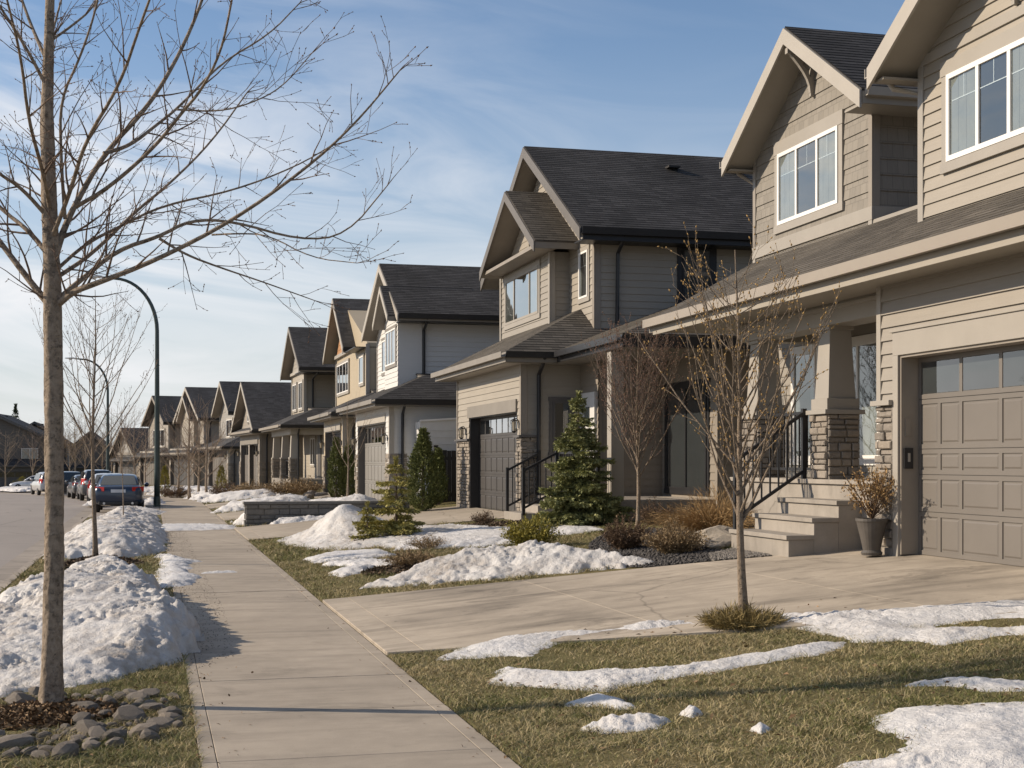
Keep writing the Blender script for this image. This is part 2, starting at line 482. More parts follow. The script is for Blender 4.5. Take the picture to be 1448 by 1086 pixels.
M = {}
M['siding_beige'] = siding('siding_beige', (.268, .242, .208), var=.085)
M['siding_pale'] = siding('siding_pale_beige', (.292, .262, .220), var=.085)
M['siding_greige'] = siding('siding_greige', (.265, .242, .208))
M['siding_recess_shade'] = siding('siding_recess_shade', (.22, .19, .155))  # house siding darkened: the porch recess shade is put into its colour
M['siding_white'] = siding('siding_white', (.55, .54, .52))
M['siding_tan'] = siding('siding_tan', (.37, .31, .22))
M['shake'] = shake('cedar_shake_taupe', (.200, .180, .152))
M['far_beige'] = siding('far_siding_beige', (.305, .27, .22), .16)
M['far_white'] = siding('far_siding_white', (.60, .58, .55), .16)
M['far_tan'] = siding('far_siding_tan', (.45, .37, .25), .16)
M['far_grey'] = siding('far_siding_grey', (.25, .235, .215), .16)
M['far_taupe'] = siding('far_siding_taupe', (.245, .215, .18), .16)
M['far_blue'] = siding('far_siding_bluegrey', (.13, .135, .15), .16)
M['trim_beige'] = plain('trim_beige', (.295, .270, .236), .5, .05, 2, .06)
M['trim_light'] = plain('trim_light', (.345, .316, .275), .5, .05, 2, .06)
M['trim_taupe'] = plain('trim_taupe', (.24, .21, .175), .5, .08, 2, .06)
M['trim_dark'] = plain('trim_dark', (.085, .08, .078), .45, .1, 2, .06)
M['soffit'] = plain('soffit_beige', (.285, .258, .218), .6, .05, 2, .06)
M['fascia_brown'] = plain('fascia_greybrown', (.20, .18, .155), .5, .08, 2, .05)
M['rake_dark'] = plain('rake_dark_brown', (.12, .108, .096), .5, .08, 2, .05)
M['black_metal'] = plain('black_metal', (.018, .018, .02), .4, .15, 3, .05)
M['white_vinyl'] = plain('white_vinyl', (.74, .72, .69), .35, .03, 2, .03)
M['wood_gable'] = plain('cedar_gable', (.33, .17, .075), .6, .2, 6, .2)
M['roof_black'] = shingle('shingle_charcoal', (.044, .042, .042))
M['roof_brown'] = shingle('shingle_weathered', (.084, .075, .064))
M['roof_far'] = shingle('shingle_far', (.046, .045, .047))
M['stone'] = stone('ledge_stone', (.24, .212, .182))
M['stone_grey'] = stone('retaining_stone', (.19, .18, .165), .35)
M['rock'] = stone('river_rock', (.19, .165, .14), .6, per_object=True)
M['boulder'] = stone('boulder_stone', (.33, .295, .25), .3)
M['walk'] = concrete('sidewalk_concrete', (.355, .306, .248), .26)
M['drive'] = concrete('driveway_concrete', (.42, .362, .292), .5)
M['drive_far'] = concrete('driveway_far_concrete', (.36, .31, .25), .2)
M['step'] = concrete('step_concrete', (.30, .27, .235), .2)
M['curb'] = concrete('curb_concrete', (.30, .262, .222), .25)
M['joint'] = plain('joint_dirt', (.085, .073, .06), .95)
M['asphalt'] = asphalt('road_asphalt', (.27, .24, .215))
M['snow'] = snow_mat('snow_clean', dirt=.35)
M['gutter_tan'] = plain('gutter_tan', (.27, .235, .195), .45, .05, 2, .05)
M['snow_dirty'] = snow_mat('snow_ploughed', (.565, .55, .535), dirt=.9)
M['ground'] = grass_ground('lawn_soil')
M['blades'] = blades_mat('grass_blades')
M['mulch'] = plain('mulch_soil', (.075, .054, .038), .95, .5, 20, .9, 60)
M['gravel_bed'] = plain('gravel_bed_soil', (.05, .047, .045), .95, .5, 30, .9, 60)
M['gravel'] = stone('dark_gravel', (.075, .07, .068), .6)
M['gravel_pale'] = stone('pale_gravel', (.19, .175, .16), .5)
M['bark_main'] = bark('bark_grey_brown', (.37, .295, .225), 1, .58)
M['bark_twig'] = bark('bark_twig', (.30, .22, .17), 2, .3)
M['bark_tan'] = bark('bark_tan', (.33, .26, .195), 2, .35)
M['bark_red'] = bark('bark_reddish', (.215, .165, .14), 2, .35)
M['bud'] = plain('bud_ochre', (.33, .205, .07), .7, .4, 30)
M['bud_dark'] = plain('bud_brown', (.16, .09, .06), .7, .3, 30)
M['spruce'] = foliage('spruce_needles', (.25, .265, .115), .45, (.42, .40, .18))
M['spruce_far'] = foliage('far_spruce_needles', (.06, .075, .04), .5)
M['spruce_y'] = foliage('young_spruce_needles', (.33, .30, .10), .45, (.52, .45, .16))
M['cedar'] = foliage('cedar_foliage', (.125, .145, .05), .55, (.22, .23, .075))
M['gold'] = foliage('golden_shrub', (.26, .23, .05), .5, (.46, .38, .09))
M['dry'] = foliage('dry_stems', (.24, .17, .095), .45, (.38, .28, .16))
M['dry_brown'] = foliage('dry_brown_stems', (.13, .085, .055), .45, (.24, .16, .10))
M['dry_orange'] = foliage('dry_orange_grass', (.30, .19, .085), .4, (.44, .30, .14))
M['straw'] = foliage('straw_grass', (.23, .175, .07), .5, (.38, .29, .13))
M['door_taupe'] = plain('garage_door_taupe', (.145, .130, .115), .45, .06, 1.2, .05)
M['door_char'] = plain('garage_door_charcoal', (.062, .058, .056), .45, .08, 1.2, .05)
M['door_light'] = plain('garage_door_light', (.205, .195, .18), .45, .06, 1.2, .05)
M['glass'] = glass('window_glass')
M['room'] = plain('dark_room', (.055, .052, .05), .8)
M['curtain'] = plain('pale_curtain', (.33, .31, .275), .9, .1, 4)
M['blind'] = plain('blind_grey', (.20, .19, .175), .8, .1, 4)
M['lamp_green'] = plain('lamp_post_dark_green', (.040, .058, .055), .4, .2, 3, .1)
M['lens'] = plain('lamp_lens', (.62, .62, .60), .25, .05)
M['tyre'] = plain('tyre_rubber', (.022, .021, .021), .8)
M['rim'] = plain('alloy_rim', (.45, .45, .46), .3, .05, 5, .05, metallic=.9)
M['car_glass'] = plain('car_glass', (.022, .028, .03), .06, .1, 2, 0.0, spec=.9)
M['tail_red'] = plain('tail_light_red', (.42, .022, .018), .18, .15, 8, .05)
M['headlamp'] = plain('headlamp_clear', (.6, .6, .62), .12, .05)
M['plate'] = plain('number_plate', (.55, .58, .62), .5)
M['plastic'] = plain('black_plastic', (.03, .03, .031), .55)
M['urn'] = plain('urn_grey', (.085, .075, .066), .55, .2, 6)
M['fence_black'] = plain('fence_black', (.022, .021, .021), .55, .2)
M['trailer'] = plain('trailer_white', (.60, .59, .57), .4, .05)
M['lantern_glass'] = plain('lantern_glass', (.35, .31, .24), .2, .1)
M['window_grid'] = M['white_vinyl']

# ------------------------------------------------------------------ terrain, pavement, road
S_LIST = [-8 + i * 1.0 for i in range(67)] + [59 + 3 * i for i in range(60)]
def sheet(name, dlist, zf, mat, slist=S_LIST, kind='structure', zoff=0.0):
    V, Fc = [], []
    n = len(dlist)
    for s in slist:
        for d in dlist:
            V.append(tuple(W(d, s, zf(d, s) + zoff)))
    for i in range(len(slist) - 1):
        for j in range(n - 1):
            Fc.append((i * n + j, i * n + j + 1, (i + 1) * n + j + 1, (i + 1) * n + j))
    me = bpy.data.meshes.new(name); me.from_pydata(V, [], Fc); me.update(); auto_uv(me); me.materials.append(mat)
    o = bpy.data.objects.new(name, me); COL.objects.link(o)
    return props(o, kind=kind)
def base(s): return -0.011 * max(0.0, s - 60)
def ground_z(d, s):
    b = base(s)
    if d <= -10.99: return b - .03 + min(1.0, .03 * (-11 - d)) if d > -60 else b + .3
    if d < .2: return b - .5
    if d < 2.0: return b - .06
    if d > 60: return b - 1.5
    if d > 18: return zt(8.4, s) - .02 * (d - 18)
    return zt(d, s)
sheet('ground', [-150, -80, -60, -40, -20, -14, -11.0, -10.98, -6, 0.19, 0.21, .8, 1.99, 2.01, 3, 4, 5, 6, 7, 8.4, 10, 14, 18, 30, 60, 200], ground_z, M['ground'])
mb = MB(); mb.add([(-3000, -300, -4.2), (3000, -300, -4.2), (3000, 5000, -4.2), (-3000, 5000, -4.2)], [(0, 1, 2, 3)])
props(mb.build('far_ground', M['ground']), kind='structure')
VS = [s for s in S_LIST if s <= 47.0]
sheet('verge', [-2.02, -1.5, -1.0, -.5, 0.0, .255], lambda d, s: zt(d, s), M['ground'], VS)
sheet('road', [-11.0, -9, -7, -5, -2.9, -2.62], lambda d, s: base(s) - .19 + .10 * (1 - ((d + 6.8) / 4.2) ** 2), M['asphalt'])
sheet('road', [-2.06, -1.2, -.32], lambda d, s: base(s) - .168 + .01 * (d + 2), M['asphalt'], [s for s in S_LIST if s >= 46.0])
# gutter pan and kerb
mb = MB()
sl = S_LIST
def strip(mb, d0, z0, d1, z1, smin, smax):
    ss = [s for s in sl if smin <= s <= smax]
    for a, b in zip(ss[:-1], ss[1:]):
        mb.add([W(d0, a, base(a) + z0), W(d1, a, base(a) + z1), W(d1, b, base(b) + z1), W(d0, b, base(b) + z0)], [(0, 1, 2, 3)])
strip(mb, -2.63, -.186, -2.2, -.20, -8, 240)
strip(mb, -2.2, -.20, -2.05, -.165, 47, 240)
props(mb.build('gutter_pan', M['curb']), kind='structure')
mb = MB()
for a, b, c, d in ((-2.2, -.20, -2.14, -.075), (-2.14, -.075, -2.0, -.06)): strip(mb, a, b, c, d, -8, 47)
for a, b, c, d in ((-.34, -.16, -.28, -.02), (-.28, -.02, -.10, -.005), (-.10, -.005, .24, -.006)): strip(mb, a, b, c, d, 47, 240)
for a, b, c, d in ((-11.22, -.02, -11.06, -.03), (-11.06, -.03, -10.97, -.16)): strip(mb, a, b, c, d, -8, 240)
mb.hexa([W(-2.2, 47, -.3), W(.25, 47, -.3), W(.25, 47.15, -.3), W(-2.2, 47.15, -.3), W(-2.2, 47, -.07), W(.25, 47, -.004), W(.25, 47.15, -.004), W(-2.2, 47.15, -.07)])
props(mb.build('kerb', M['curb'], bevel=0), kind='structure')
# pavement: separate slabs with tooled joints
mb = MB(); s = -4.0; rnd = random.Random(4)
while s < 130:
    L = 1.52; g = .0035
    j = rnd.uniform(-.003, .003)
    for (da, db) in ((.262, .352), (.356, 1.872), (1.876, 1.985)):
        b0, b1 = base(s), base(s + L)
        p = [W(da, s + g, b0 + j), W(db, s + g, b0 + j), W(db, s + L - g, b1 + j), W(da, s + L - g, b1 + j)]
        mb.hexa([q - Vector((0, 0, .09)) for q in p] + p)
    s += L
props(mb.build('pavement', M['walk'], bevel=.004), kind='structure')
sheet('pavement_bed', [.27, 1.98], lambda d, s: base(s) - .012, M['joint'], [s for s in S_LIST if s < 130])

def slabs(name, mat, c00, c10, c11, c01, nu, nv, lift=.022, gap=.003, useg=4):
    """driveway: c00,c10 = near edge (street, house); c01,c11 = far edge; grid of concrete bays following the ground"""
    mb = MB()
    def P(a, b):
        d = (1 - b) * ((1 - a) * c00[0] + a * c10[0]) + b * ((1 - a) * c01[0] + a * c11[0])
        s = (1 - b) * ((1 - a) * c00[1] + a * c10[1]) + b * ((1 - a) * c01[1] + a * c11[1])
        return W(d, s, zt(d, s) + lift)
    lu = math.hypot(c10[0] - c00[0], c10[1] - c00[1]); lv = math.hypot(c01[0] - c00[0], c01[1] - c00[1])
    us = nu if isinstance(nu, list) else [i / nu for i in range(nu + 1)]
    for i in range(len(us) - 1):
        for j in range(nv):
            a0, a1 = us[i] + gap / lu, us[i + 1] - gap / lu
            b0, b1 = j / nv + gap / lv, (j + 1) / nv - gap / lv
            q = [P(a0, b0), P(a1, b0), P(a1, b1), P(a0, b1)]
            mb.hexa([x - Vector((0, 0, .10)) for x in q] + q)
    o = props(mb.build(name, mat, bevel=.003), kind='structure')
    bed = MB(); q = [P(0, 0), P(1, 0), P(1, 1), P(0, 1)]
    bed.add([x - Vector((0, 0, .016)) for x in q], [(0, 1, 2, 3)])
    props(bed.build(name + '_bed', M['joint']), kind='structure')
    return o
slabs('driveway', M['drive'], (2.0, 12.35), (8.62, 9.3), (8.62, 16.0), (2.0, 17.25), [0, .045, .36, .68, 1.0], 2)
slabs('driveway', M['drive_far'], (2.0, 30.9), (7.75, 28.8), (7.75, 35.7), (2.0, 36.6), [0, .05, .5, 1], 2)
slabs('driveway', M['drive_far'], (2.0, 41.2), (6.7, 40.2), (6.7, 46.8), (2.0, 46.6), [0, .05, .5, 1], 2)
slabs('driveway', M['drive_far'], (2.0, 51.8), (6.8, 51.6), (6.8, 57.2), (2.0, 57.0), [0, .05, .5, 1], 2)
slabs('driveway', M['drive_far'], (2.0, 75.5), (6.2, 74.6), (6.2, 81.8), (2.0, 81.5), [0, .05, .5, 1], 2)
slabs('driveway', M['drive_far'], (2.0, 91.5), (6.8, 91.0), (6.8, 95.2), (2.0, 95), [0, .05, .5, 1], 2)
slabs('driveway', M['drive_far'], (2.0, 102.5), (6.8, 102.0), (6.8, 107), (2.0, 107), [0, .05, .5, 1], 2)

# ------------------------------------------------------------------ house parts
SPLIT = {'corner_board', 'stone_pilaster', 'stone_cap', 'soffit', 'roof_vent', 'curtain', 'garage_trim', 'belt_trim', 'gutter', 'porch_floor', 'wall_lantern', 'porch_beam', 'garage_wall', 'lower_wall', 'upper_wall', 'recess_wall', 'porch_wall', 'gable_panel', 'exhaust'}
def clusters(mb, tol=.035):
    par = list(range(len(mb.v)))
    def find(i):
        while par[i] != i: par[i] = par[par[i]]; i = par[i]
        return i
    for f in mb.f:
        a = find(f[0])
        for b in f[1:]: par[find(b)] = a
    comp = {}
    for i in range(len(mb.v)): comp.setdefault(find(i), []).append(i)
    bx = []
    A = np.array(mb.v)
    for k, ids in comp.items():
        q = A[ids]; bx.append([q.min(0) - tol / 2, q.max(0) + tol / 2, k])
    lo = np.array([b[0] for b in bx]); hi = np.array([b[1] for b in bx]); n = len(bx); g = list(range(n))
    def fg_(i):
        while g[i] != i: g[i] = g[g[i]]; i = g[i]
        return i
    for i in range(n):
        for j in np.nonzero(((lo[i] <= hi) & (hi[i] >= lo)).all(1))[0]: g[fg_(int(j))] = fg_(i)
    key = {bx[i][2]: fg_(i) for i in range(n)}
    out = {}
    for f in mb.f:
        out.setdefault(key[find(f[0])], []).append(f)
    res = []
    for fs in out.values():
        m = MB(); ids = sorted({i for f in fs for i in f}); mp = {a: b for b, a in enumerate(ids)}
        m.v = [mb.v[i] for i in ids]; m.f = [tuple(mp[i] for i in f) for f in fs]; res.append(m)
    return res
class House:
    def __init__(s, name, label, d0, s0, z0=None, cat='house'):
        s.o = Vector((d0, s0, zt(d0, s0) if z0 is None else z0))
        s.root = empty(name, W(d0, s0, s.o.z), phi(s0), label=label, cat=cat)
    def part(s, name, mb, mat, parent=None, **k):
        lab = k.pop('label', None)
        if name in SPLIT:                     # boards that do not touch are parts of their own
            sub = clusters(mb)
            if len(sub) > 1:
                for q in sub: o = q.build(name, mat, parent or s.root, off=s.o, **k)
                return o
        o = mb.build(name, mat, parent or s.root, off=s.o, **k)
        if lab: o['label'] = lab
        return o

class Fr:
    """a vertical face: a runs along it, p stands out of it"""
    def __init__(s, o, u, n): s.o, s.u, s.n = Vector(o), Vector(u), Vector(n)
    def pt(s, a, z, p=0.0): return s.o + s.u * a + s.n * p + Vector((0, 0, z))
    def box(s, mb, a0, a1, z0, z1, p0, p1):
        mb.hexa([s.pt(a0, z0, p0), s.pt(a1, z0, p0), s.pt(a1, z0, p1), s.pt(a0, z0, p1), s.pt(a0, z1, p0), s.pt(a1, z1, p0), s.pt(a1, z1, p1), s.pt(a0, z1, p1)])
    def lap(s, mb, poly, course=.15, lip=.0165, phase=0.0): mb.lap(s.o, s.u, (0, 0, 1), s.n, poly, course, lip, phase)
    def rect(s, mb, a0, a1, z0, z1, **k): s.lap(mb, [(a0, z0), (a1, z0), (a1, z1), (a0, z1)], **k)
def front(X): return Fr((X, 0, 0), (0, 1, 0), (-1, 0, 0))     # faces the street, a = s
def side(Y): return Fr((0, Y, 0), (1, 0, 0), (0, -1, 0))      # faces the near neighbour, a = d

def window(H, fr, a0, a1, z0, z1, panes=(1, 1), trim=.1, trim_m=None, frame_m=None, head=0.0, curtain='sides', grid=False, parent=None, rw=.045, rev=False):
    trim_m = trim_m or M['trim_beige']; frame_m = frame_m or M['white_vinyl']
    mb = MB()
    if trim:
        fr.box(mb, a0 - trim, a0, z0, z1, -.03, .034); fr.box(mb, a1, a1 + trim, z0, z1, -.03, .034)
        fr.box(mb, a0 - trim - .02, a1 + trim + .02, z1, z1 + trim + head, -.03, .042); fr.box(mb, a0 - trim - .02, a1 + trim + .02, z0 - trim, z0, -.03, .042)
        wo = H.part('window', mb, trim_m, parent)
        mb = MB(); nm = 'frame'
    fr.box(mb, a0, a0 + rw, z0, z1, -.02, .05); fr.box(mb, a1 - rw, a1, z0, z1, -.02, .05)
    fr.box(mb, a0 + rw, a1 - rw, z1 - rw, z1, -.02, .05); fr.box(mb, a0 + rw, a1 - rw, z0, z0 + rw, -.02, .05)
    tot = sum(panes); x = a0 + rw; ww = a1 - a0 - 2 * rw; edges = []
    for i, p in enumerate(panes):
        x2 = x + ww * p / tot
        edges.append((x, x2))
        if i < len(panes) - 1: fr.box(mb, x2 - rw / 2, x2 + rw / 2, z0 + rw, z1 - rw, -.02, .047)
        x = x2
    if trim: fo = H.part('frame', mb, frame_m, wo)
    else: wo = H.part('window', mb, frame_m, parent)
    if grid:
        g = MB(); zm = z1 - (z1 - z0) * .32
        for xa, xb in edges:
            fr.box(g, xa + rw * .6, xb - rw * .6, zm - .006, zm + .006, .0235, .0275)
            fr.box(g, (xa + xb) / 2 - .006, (xa + xb) / 2 + .006, zm + .006, z1 - rw, .0235, .0275)
        H.part('grille', g, frame_m, wo)
    g = MB(); fr.box(g, a0 + .01, a1 - .01, z0 + .01, z1 - .01, -.02, .0185); H.part('dark_room', g, M['room'], wo)
    if curtain:
        g = MB()
        if curtain == 'sides':
            e = edges if len(edges) > 1 else [(a0, a0 + ww * .3), (a1 - ww * .3, a1)]
            for xa, xb in (e[0], e[-1]):
                n = 7
                for k in range(n):
                    fr.box(g, xa + (xb - xa) * k / n, xa + (xb - xa) * (k + 1) / n, z0 + .02, z1 - .02, .019, .0205 + .0022 * (k % 2))
        elif curtain == 'blind':
            n = max(3, int((z1 - z0) / .06))
            for k in range(n):
                fr.box(g, a0 + .02, a1 - .02, z0 + (z1 - z0) * k / n + .004, z0 + (z1 - z0) * (k + 1) / n, .019, .021 + .0015 * (k % 2))
        H.part('curtain', g, M['blind'] if curtain == 'blind' else M['curtain'], wo)
    g = MB()
    q = [fr.pt(a0 + .02, z0 + .02, .029), fr.pt(a1 - .02, z0 + .02, .029), fr.pt(a1 - .02, z1 - .02, .029), fr.pt(a0 + .02, z1 - .02, .029)]
    if (q[1] - q[0]).cross(q[2] - q[0]).dot(fr.n) < 0: q.reverse()
    g.add(q, [(0, 1, 2, 3)]); H.part('pane', g, M['glass'], wo)
    return wo

def roof(H, polys, mat, board_mat, t=.18, ov=.02, lapped=True, parent=None, name='roof', course=.14):
    """each polygon is one roof plane (top surface); shingles above, a boxed board below that shows as fascia and soffit"""
    mb = MB(); bd = MB()
    for poly in polys:
        P = [Vector(p) for p in poly]
        n = Vector((0, 0, 0))
        for i in range(len(P)): n += P[i].cross(P[(i + 1) % len(P)])
        if n.z < 0: P.reverse(); n = -n
        n.normalize()
        mb.slab([p - Vector((0, 0, .012)) for p in P], .03)
        if lapped:
            U = Vector((-n.y, n.x, 0))
            U = U.normalized() if U.length > 1e-3 else Vector((1, 0, 0))
            V_ = n.cross(U)
            o = P[0] - n * .004
            lw = [((p - P[0]).dot(U), (p - P[0]).dot(V_)) for p in P]
            b0 = min(q[1] for q in lw)
            mb.lap(o, U, V_, n, lw, course, .0075, b0)
        c = sum(P, Vector()) / len(P)
        Q = []
        for p in P:
            dv = (c - p); dv.z = 0
            k = min(.5, ov / max(dv.length, 1e-6))
            Q.append(p + (c - p) * k - Vector((0, 0, .044)))
        bd.slab(Q, t)
    r = H.part(name, mb, mat, parent)
    H.part('fascia', bd, board_mat, r)
    return r

def gutter(H, pts, mat, w=.12, h=.12, parent=None):
    mb = MB()
    for a, b in zip(pts[:-1], pts[1:]):
        a = Vector(a); b = Vector(b); t = (b - a).normalized(); r = Vector((-t.y, t.x, 0)).normalized()
        prof = [(-w / 2, 0), (-w / 2 * .6, -h * .95), (w / 2, -h), (w / 2, 0), (w / 2 - .012, 0), (w / 2 - .012, -h + .015), (-w / 2 * .55, -h * .85), (-w / 2 + .014, -.004)]
        A = [a + r * x + Vector((0, 0, z)) for x, z in prof]
        mb.prism(A, b - a)
    return H.part('gutter', mb, mat, parent)

def downspout(H, pts, mat, w=.085, parent=None):
    mb = MB()
    mb.tube(pts, w / 2, 8)
    p = Vector(pts[-1]);
    return H.part('downspout', mb, mat, parent, smooth=False)

def garage_door(H, fr, a0, a1, z0, z1, mat, rows=4, cols=8, glaz='win', p=-.22, reveal_m=None, label=None, rowh=None, colw=None, glassw=None):
    """sectional door set back in its opening: rails, stiles and raised fields; top row glazed"""
    reveal_m = reveal_m or M['trim_beige']
    d = MB(); t = .012
    fr.box(d, a0, a1, z0, z1, p - .05, p)
    rail = .055; st = .06
    gl = []
    rowh = rowh or [1] * rows; rows = len(rowh); zc = z0
    for r in range(rows):
        zb = zc; zt_ = zb + (z1 - z0) * rowh[r] / sum(rowh); zc = zt_
        fr.box(d, a0, a1, zb + .004, zb + rail, p, p + t); fr.box(d, a0, a1, zt_ - rail, zt_ - .004, p, p + t)
        cw = (glassw if (glassw and r == rows - 1) else colw) or [1] * cols
        X_ = [a0]
        for q in cw: X_.append(X_[-1] + (a1 - a0 - st) * q / sum(cw))
        for c in range(len(cw) + 1):
            fr.box(d, X_[c], X_[c] + st, zb + rail, zt_ - rail, p, p + t)
        for c in range(len(cw)):
            xa, xb = X_[c] + st + .02, X_[c + 1] - .02
            za, zb2 = zb + rail + .02, zt_ - rail - .02
            if glaz and r == rows - 1:
                gl.append((xa - .012, xb + .012, za - .012, zb2 + .012)); continue
            m_ = .018
            q0 = [fr.pt(xa, za, p), fr.pt(xb, za, p), fr.pt(xb, zb2, p), fr.pt(xa, zb2, p)]
            q1 = [fr.pt(xa + m_, za + m_, p + .009), fr.pt(xb - m_, za + m_, p + .009), fr.pt(xb - m_, zb2 - m_, p + .009), fr.pt(xa + m_, zb2 - m_, p + .009)]
            d.hexa(q0 + q1)
    o = H.part('garage_door', d, mat, label=label)
    if gl:
        g = MB(); k = MB()
        for xa, xb, za, zb in gl:
            fr.box(k, xa, xb, za, zb, p + .001, p + .003)
            q_ = [fr.pt(xa, za, p + .007), fr.pt(xb, za, p + .007), fr.pt(xb, zb, p + .007), fr.pt(xa, zb, p + .007)]
            if (q_[1] - q_[0]).cross(q_[2] - q_[0]).dot(fr.n) < 0: q_.reverse()
            g.add(q_, [(0, 1, 2, 3)])
        gw = H.part('door_window', k, M['room'], o)
        H.part('door_glass', g, M['glass'], o)
    rv = MB()
    fr.box(rv, a0 - .03, a0, z0, z1 + .03, p - .06, .0); fr.box(rv, a1, a1 + .03, z0, z1 + .03, p - .06, .0); fr.box(rv, a0, a1, z1, z1 + .03, p - .06, .0)
    H.part('door_reveal', rv, reveal_m)
    return o

def ledge(mb, fr, a0, a1, z0, z1, rnd, course=(.06, .12), length=(.14, .34), proud=(.015, .05), back=-.02):
    z = z0
    while z < z1 - 1e-3:
        h = min(rnd.uniform(*course), z1 - z)
        if z1 - (z + h) < .04: h = z1 - z
        a = a0
        while a < a1 - 1e-3:
            L = min(rnd.uniform(*length), a1 - a)
            if a1 - (a + L) < .06: L = a1 - a
            p = rnd.uniform(*proud); e = .006; j = lambda: rnd.uniform(-.006, .006)
            f = .012
            b = [fr.pt(a + e, z + e, back), fr.pt(a + L - e, z + e, back), fr.pt(a + L - e, z + h - e, back), fr.pt(a + e, z + h - e, back)]
            m_ = [fr.pt(a + e, z + e, p - f), fr.pt(a + L - e, z + e, p - f), fr.pt(a + L - e, z + h - e, p - f), fr.pt(a + e, z + h - e, p - f)]
            q = [fr.pt(a + e + f + j(), z + e + f + j(), p + j()), fr.pt(a + L - e - f + j(), z + e + f + j(), p + j()), fr.pt(a + L - e - f + j(), z + h - e - f + j(), p + j()), fr.pt(a + e + f + j(), z + h - e - f + j(), p + j())]
            o = len(mb.v); mb.v.extend(tuple(x) for x in b + m_ + q)
            F = []
            for k in range(4):
                k2 = (k + 1) % 4
                F.append((o + k, o + k2, o + 4 + k2, o + 4 + k)); F.append((o + 4 + k, o + 4 + k2, o + 8 + k2, o + 8 + k))
            F.append((o + 8, o + 9, o + 10, o + 11))
            if fr.u.cross(Vector((0, 0, 1))).dot(fr.n) < 0: F = [tuple(reversed(x)) for x in F]
            mb.f.extend(F)
            a += L
        z += h

def lantern(H, fr, a, z, p=.03):
    mb = MB()
    fr.box(mb, a - .05, a + .05, z - .08, z + .08, 0.0, .025)
    c = fr.pt(a, z, .13)
    mb.tube([fr.pt(a, z + .05, .02), fr.pt(a, z + .13, .07), fr.pt(a, z + .12, .13)], .012, 6)
    mb.lathe(c, [(.02, .12), (.085, .075), (.088, .07), (.02, .07)], 6)
    for k in range(4):
        x, y = (.055 if k % 2 else -.055), (.055 if k // 2 else -.055)
        mb.tube([c + Vector((x, y, .07)), c + Vector((x * .75, y * .75, -.14))], .008, 4)
    mb.lathe(c, [(.06, -.14), (.045, -.17), (.01, -.19)], 6)
    o = H.part('wall_lantern', mb, M['black_metal'])
    g = MB(); g.lathe(c, [(.05, .065), (.038, -.135)], 6); H.part('lantern_glass', g, M['lantern_glass'], o)
    return o

def railing(H, a, b, height, n, mat, za=None, posts=(True, True), name='railing'):
    """a, b: feet of the two posts"""
    a = Vector(a); b = Vector(b); up = Vector((0, 0, 1)); mb = MB()
    for q, on in ((a, posts[0]), (b, posts[1])):
        if on: mb.bar(q, q + up * (height + .06), .06, .06, (1, 0, 0))
    mb.bar(a + up * height, b + up * height, .05, .045); mb.bar(a + up * .14, b + up * .14, .04, .04)
    for i in range(1, n):
        q = a.lerp(b, i / n); mb.bar(q + up * .15, q + up * height, .02, .02, (1, 0, 0))
    return H.part(name, mb, mat)

# ================================================================== near house on the right
rnd = random.Random(11)
H1 = House('suburban_house', 'nearest beige two-storey house with taupe double garage and stone porch columns', 8.37, 15.24)
XG, GS, zg = 8.37, 15.24, .62
fg = front(XG)
mb = MB()
fg.rect(mb, 8.9, GS - .10, 3.2, 3.95, course=.155, phase=.02, lip=.026)
fg.rect(mb, 14.86, GS - .10, 2.42, 3.2, course=.155, phase=.02, lip=.026)
fg.rect(mb, 8.9, 9.75, .6, 3.2, course=.155, phase=.02)
mb.box(XG + .01, XG + .10, 14.78, GS - .02, .4, 3.95); mb.box(XG + .01, XG + .10, 8.9, 14.75, 3.0, 3.95); mb.box(XG + .01, XG + .1, 8.9, 9.8, .4, 3.0)
mb.box(XG + .1, 18, GS - .12, GS - .02, .4, 3.95)          # return wall to the porch
mb.box(XG + .3, 18, 8.9, 9.0, .4, 3.95)
mb.box(XG + .6, 18, 9.0, GS - .15, 3.5, 3.9)
H1.part('garage_wall', mb, M['siding_beige'])
mb = MB()
fg.box(mb, GS - .10, GS, 2.42, 3.84, -.02, .03)
mb.box(XG + .003, XG + .11, GS - .018, GS + .03, 2.42, 3.84)
fg.box(mb, 9.74, 14.86, 2.93, 3.2, -.02, .03); fg.box(mb, 9.70, 14.90, 3.2, 3.235, -.02, .05)
fg.box(mb, 14.74, 14.86, .6, 2.93, -.02, .03)
fg.box(mb, 14.85, GS + .05, 2.36, 2.42, -.02, .085)
H1.part('garage_trim', mb, M['trim_beige'], bevel=.004)
garage_door(H1, fg, 9.86, 14.71, .63, 2.90, M['door_taupe'], 5, 7, p=-.23, reveal_m=M['trim_taupe'], rowh=[.498, .425, .293, .571, .483], colw=[.4, .4, .72, .72, .4, .4, .72, .42, .40], glassw=[.8, .72, .72, .8, .72, .82])
mb = MB(); ledge(mb, fg, 14.87, GS + .02, .5, 2.36, rnd)
ledge(mb, side(14.87), XG - .03, XG + .0, .5, 2.36, rnd, length=(.03, .03), proud=(0.0, .01))
H1.part('stone_pilaster', mb, M['stone'])
mb = MB(); mb.box(XG + .03, XG + .14, 14.685, 14.709, 1.62, 1.86)
kp = H1.part('keypad', mb, M['black_metal'])
mb = MB(); mb.box(XG + .07, XG + .10, 14.679, 14.685, 1.70, 1.80); H1.part('keypad_cover', mb, M['trim_light'], kp)
mb = MB(); mb.box(XG + .05, XG + .11, 14.695, 14.709, 2.0, 2.2); H1.part('switch_plate', mb, M['trim_taupe'])
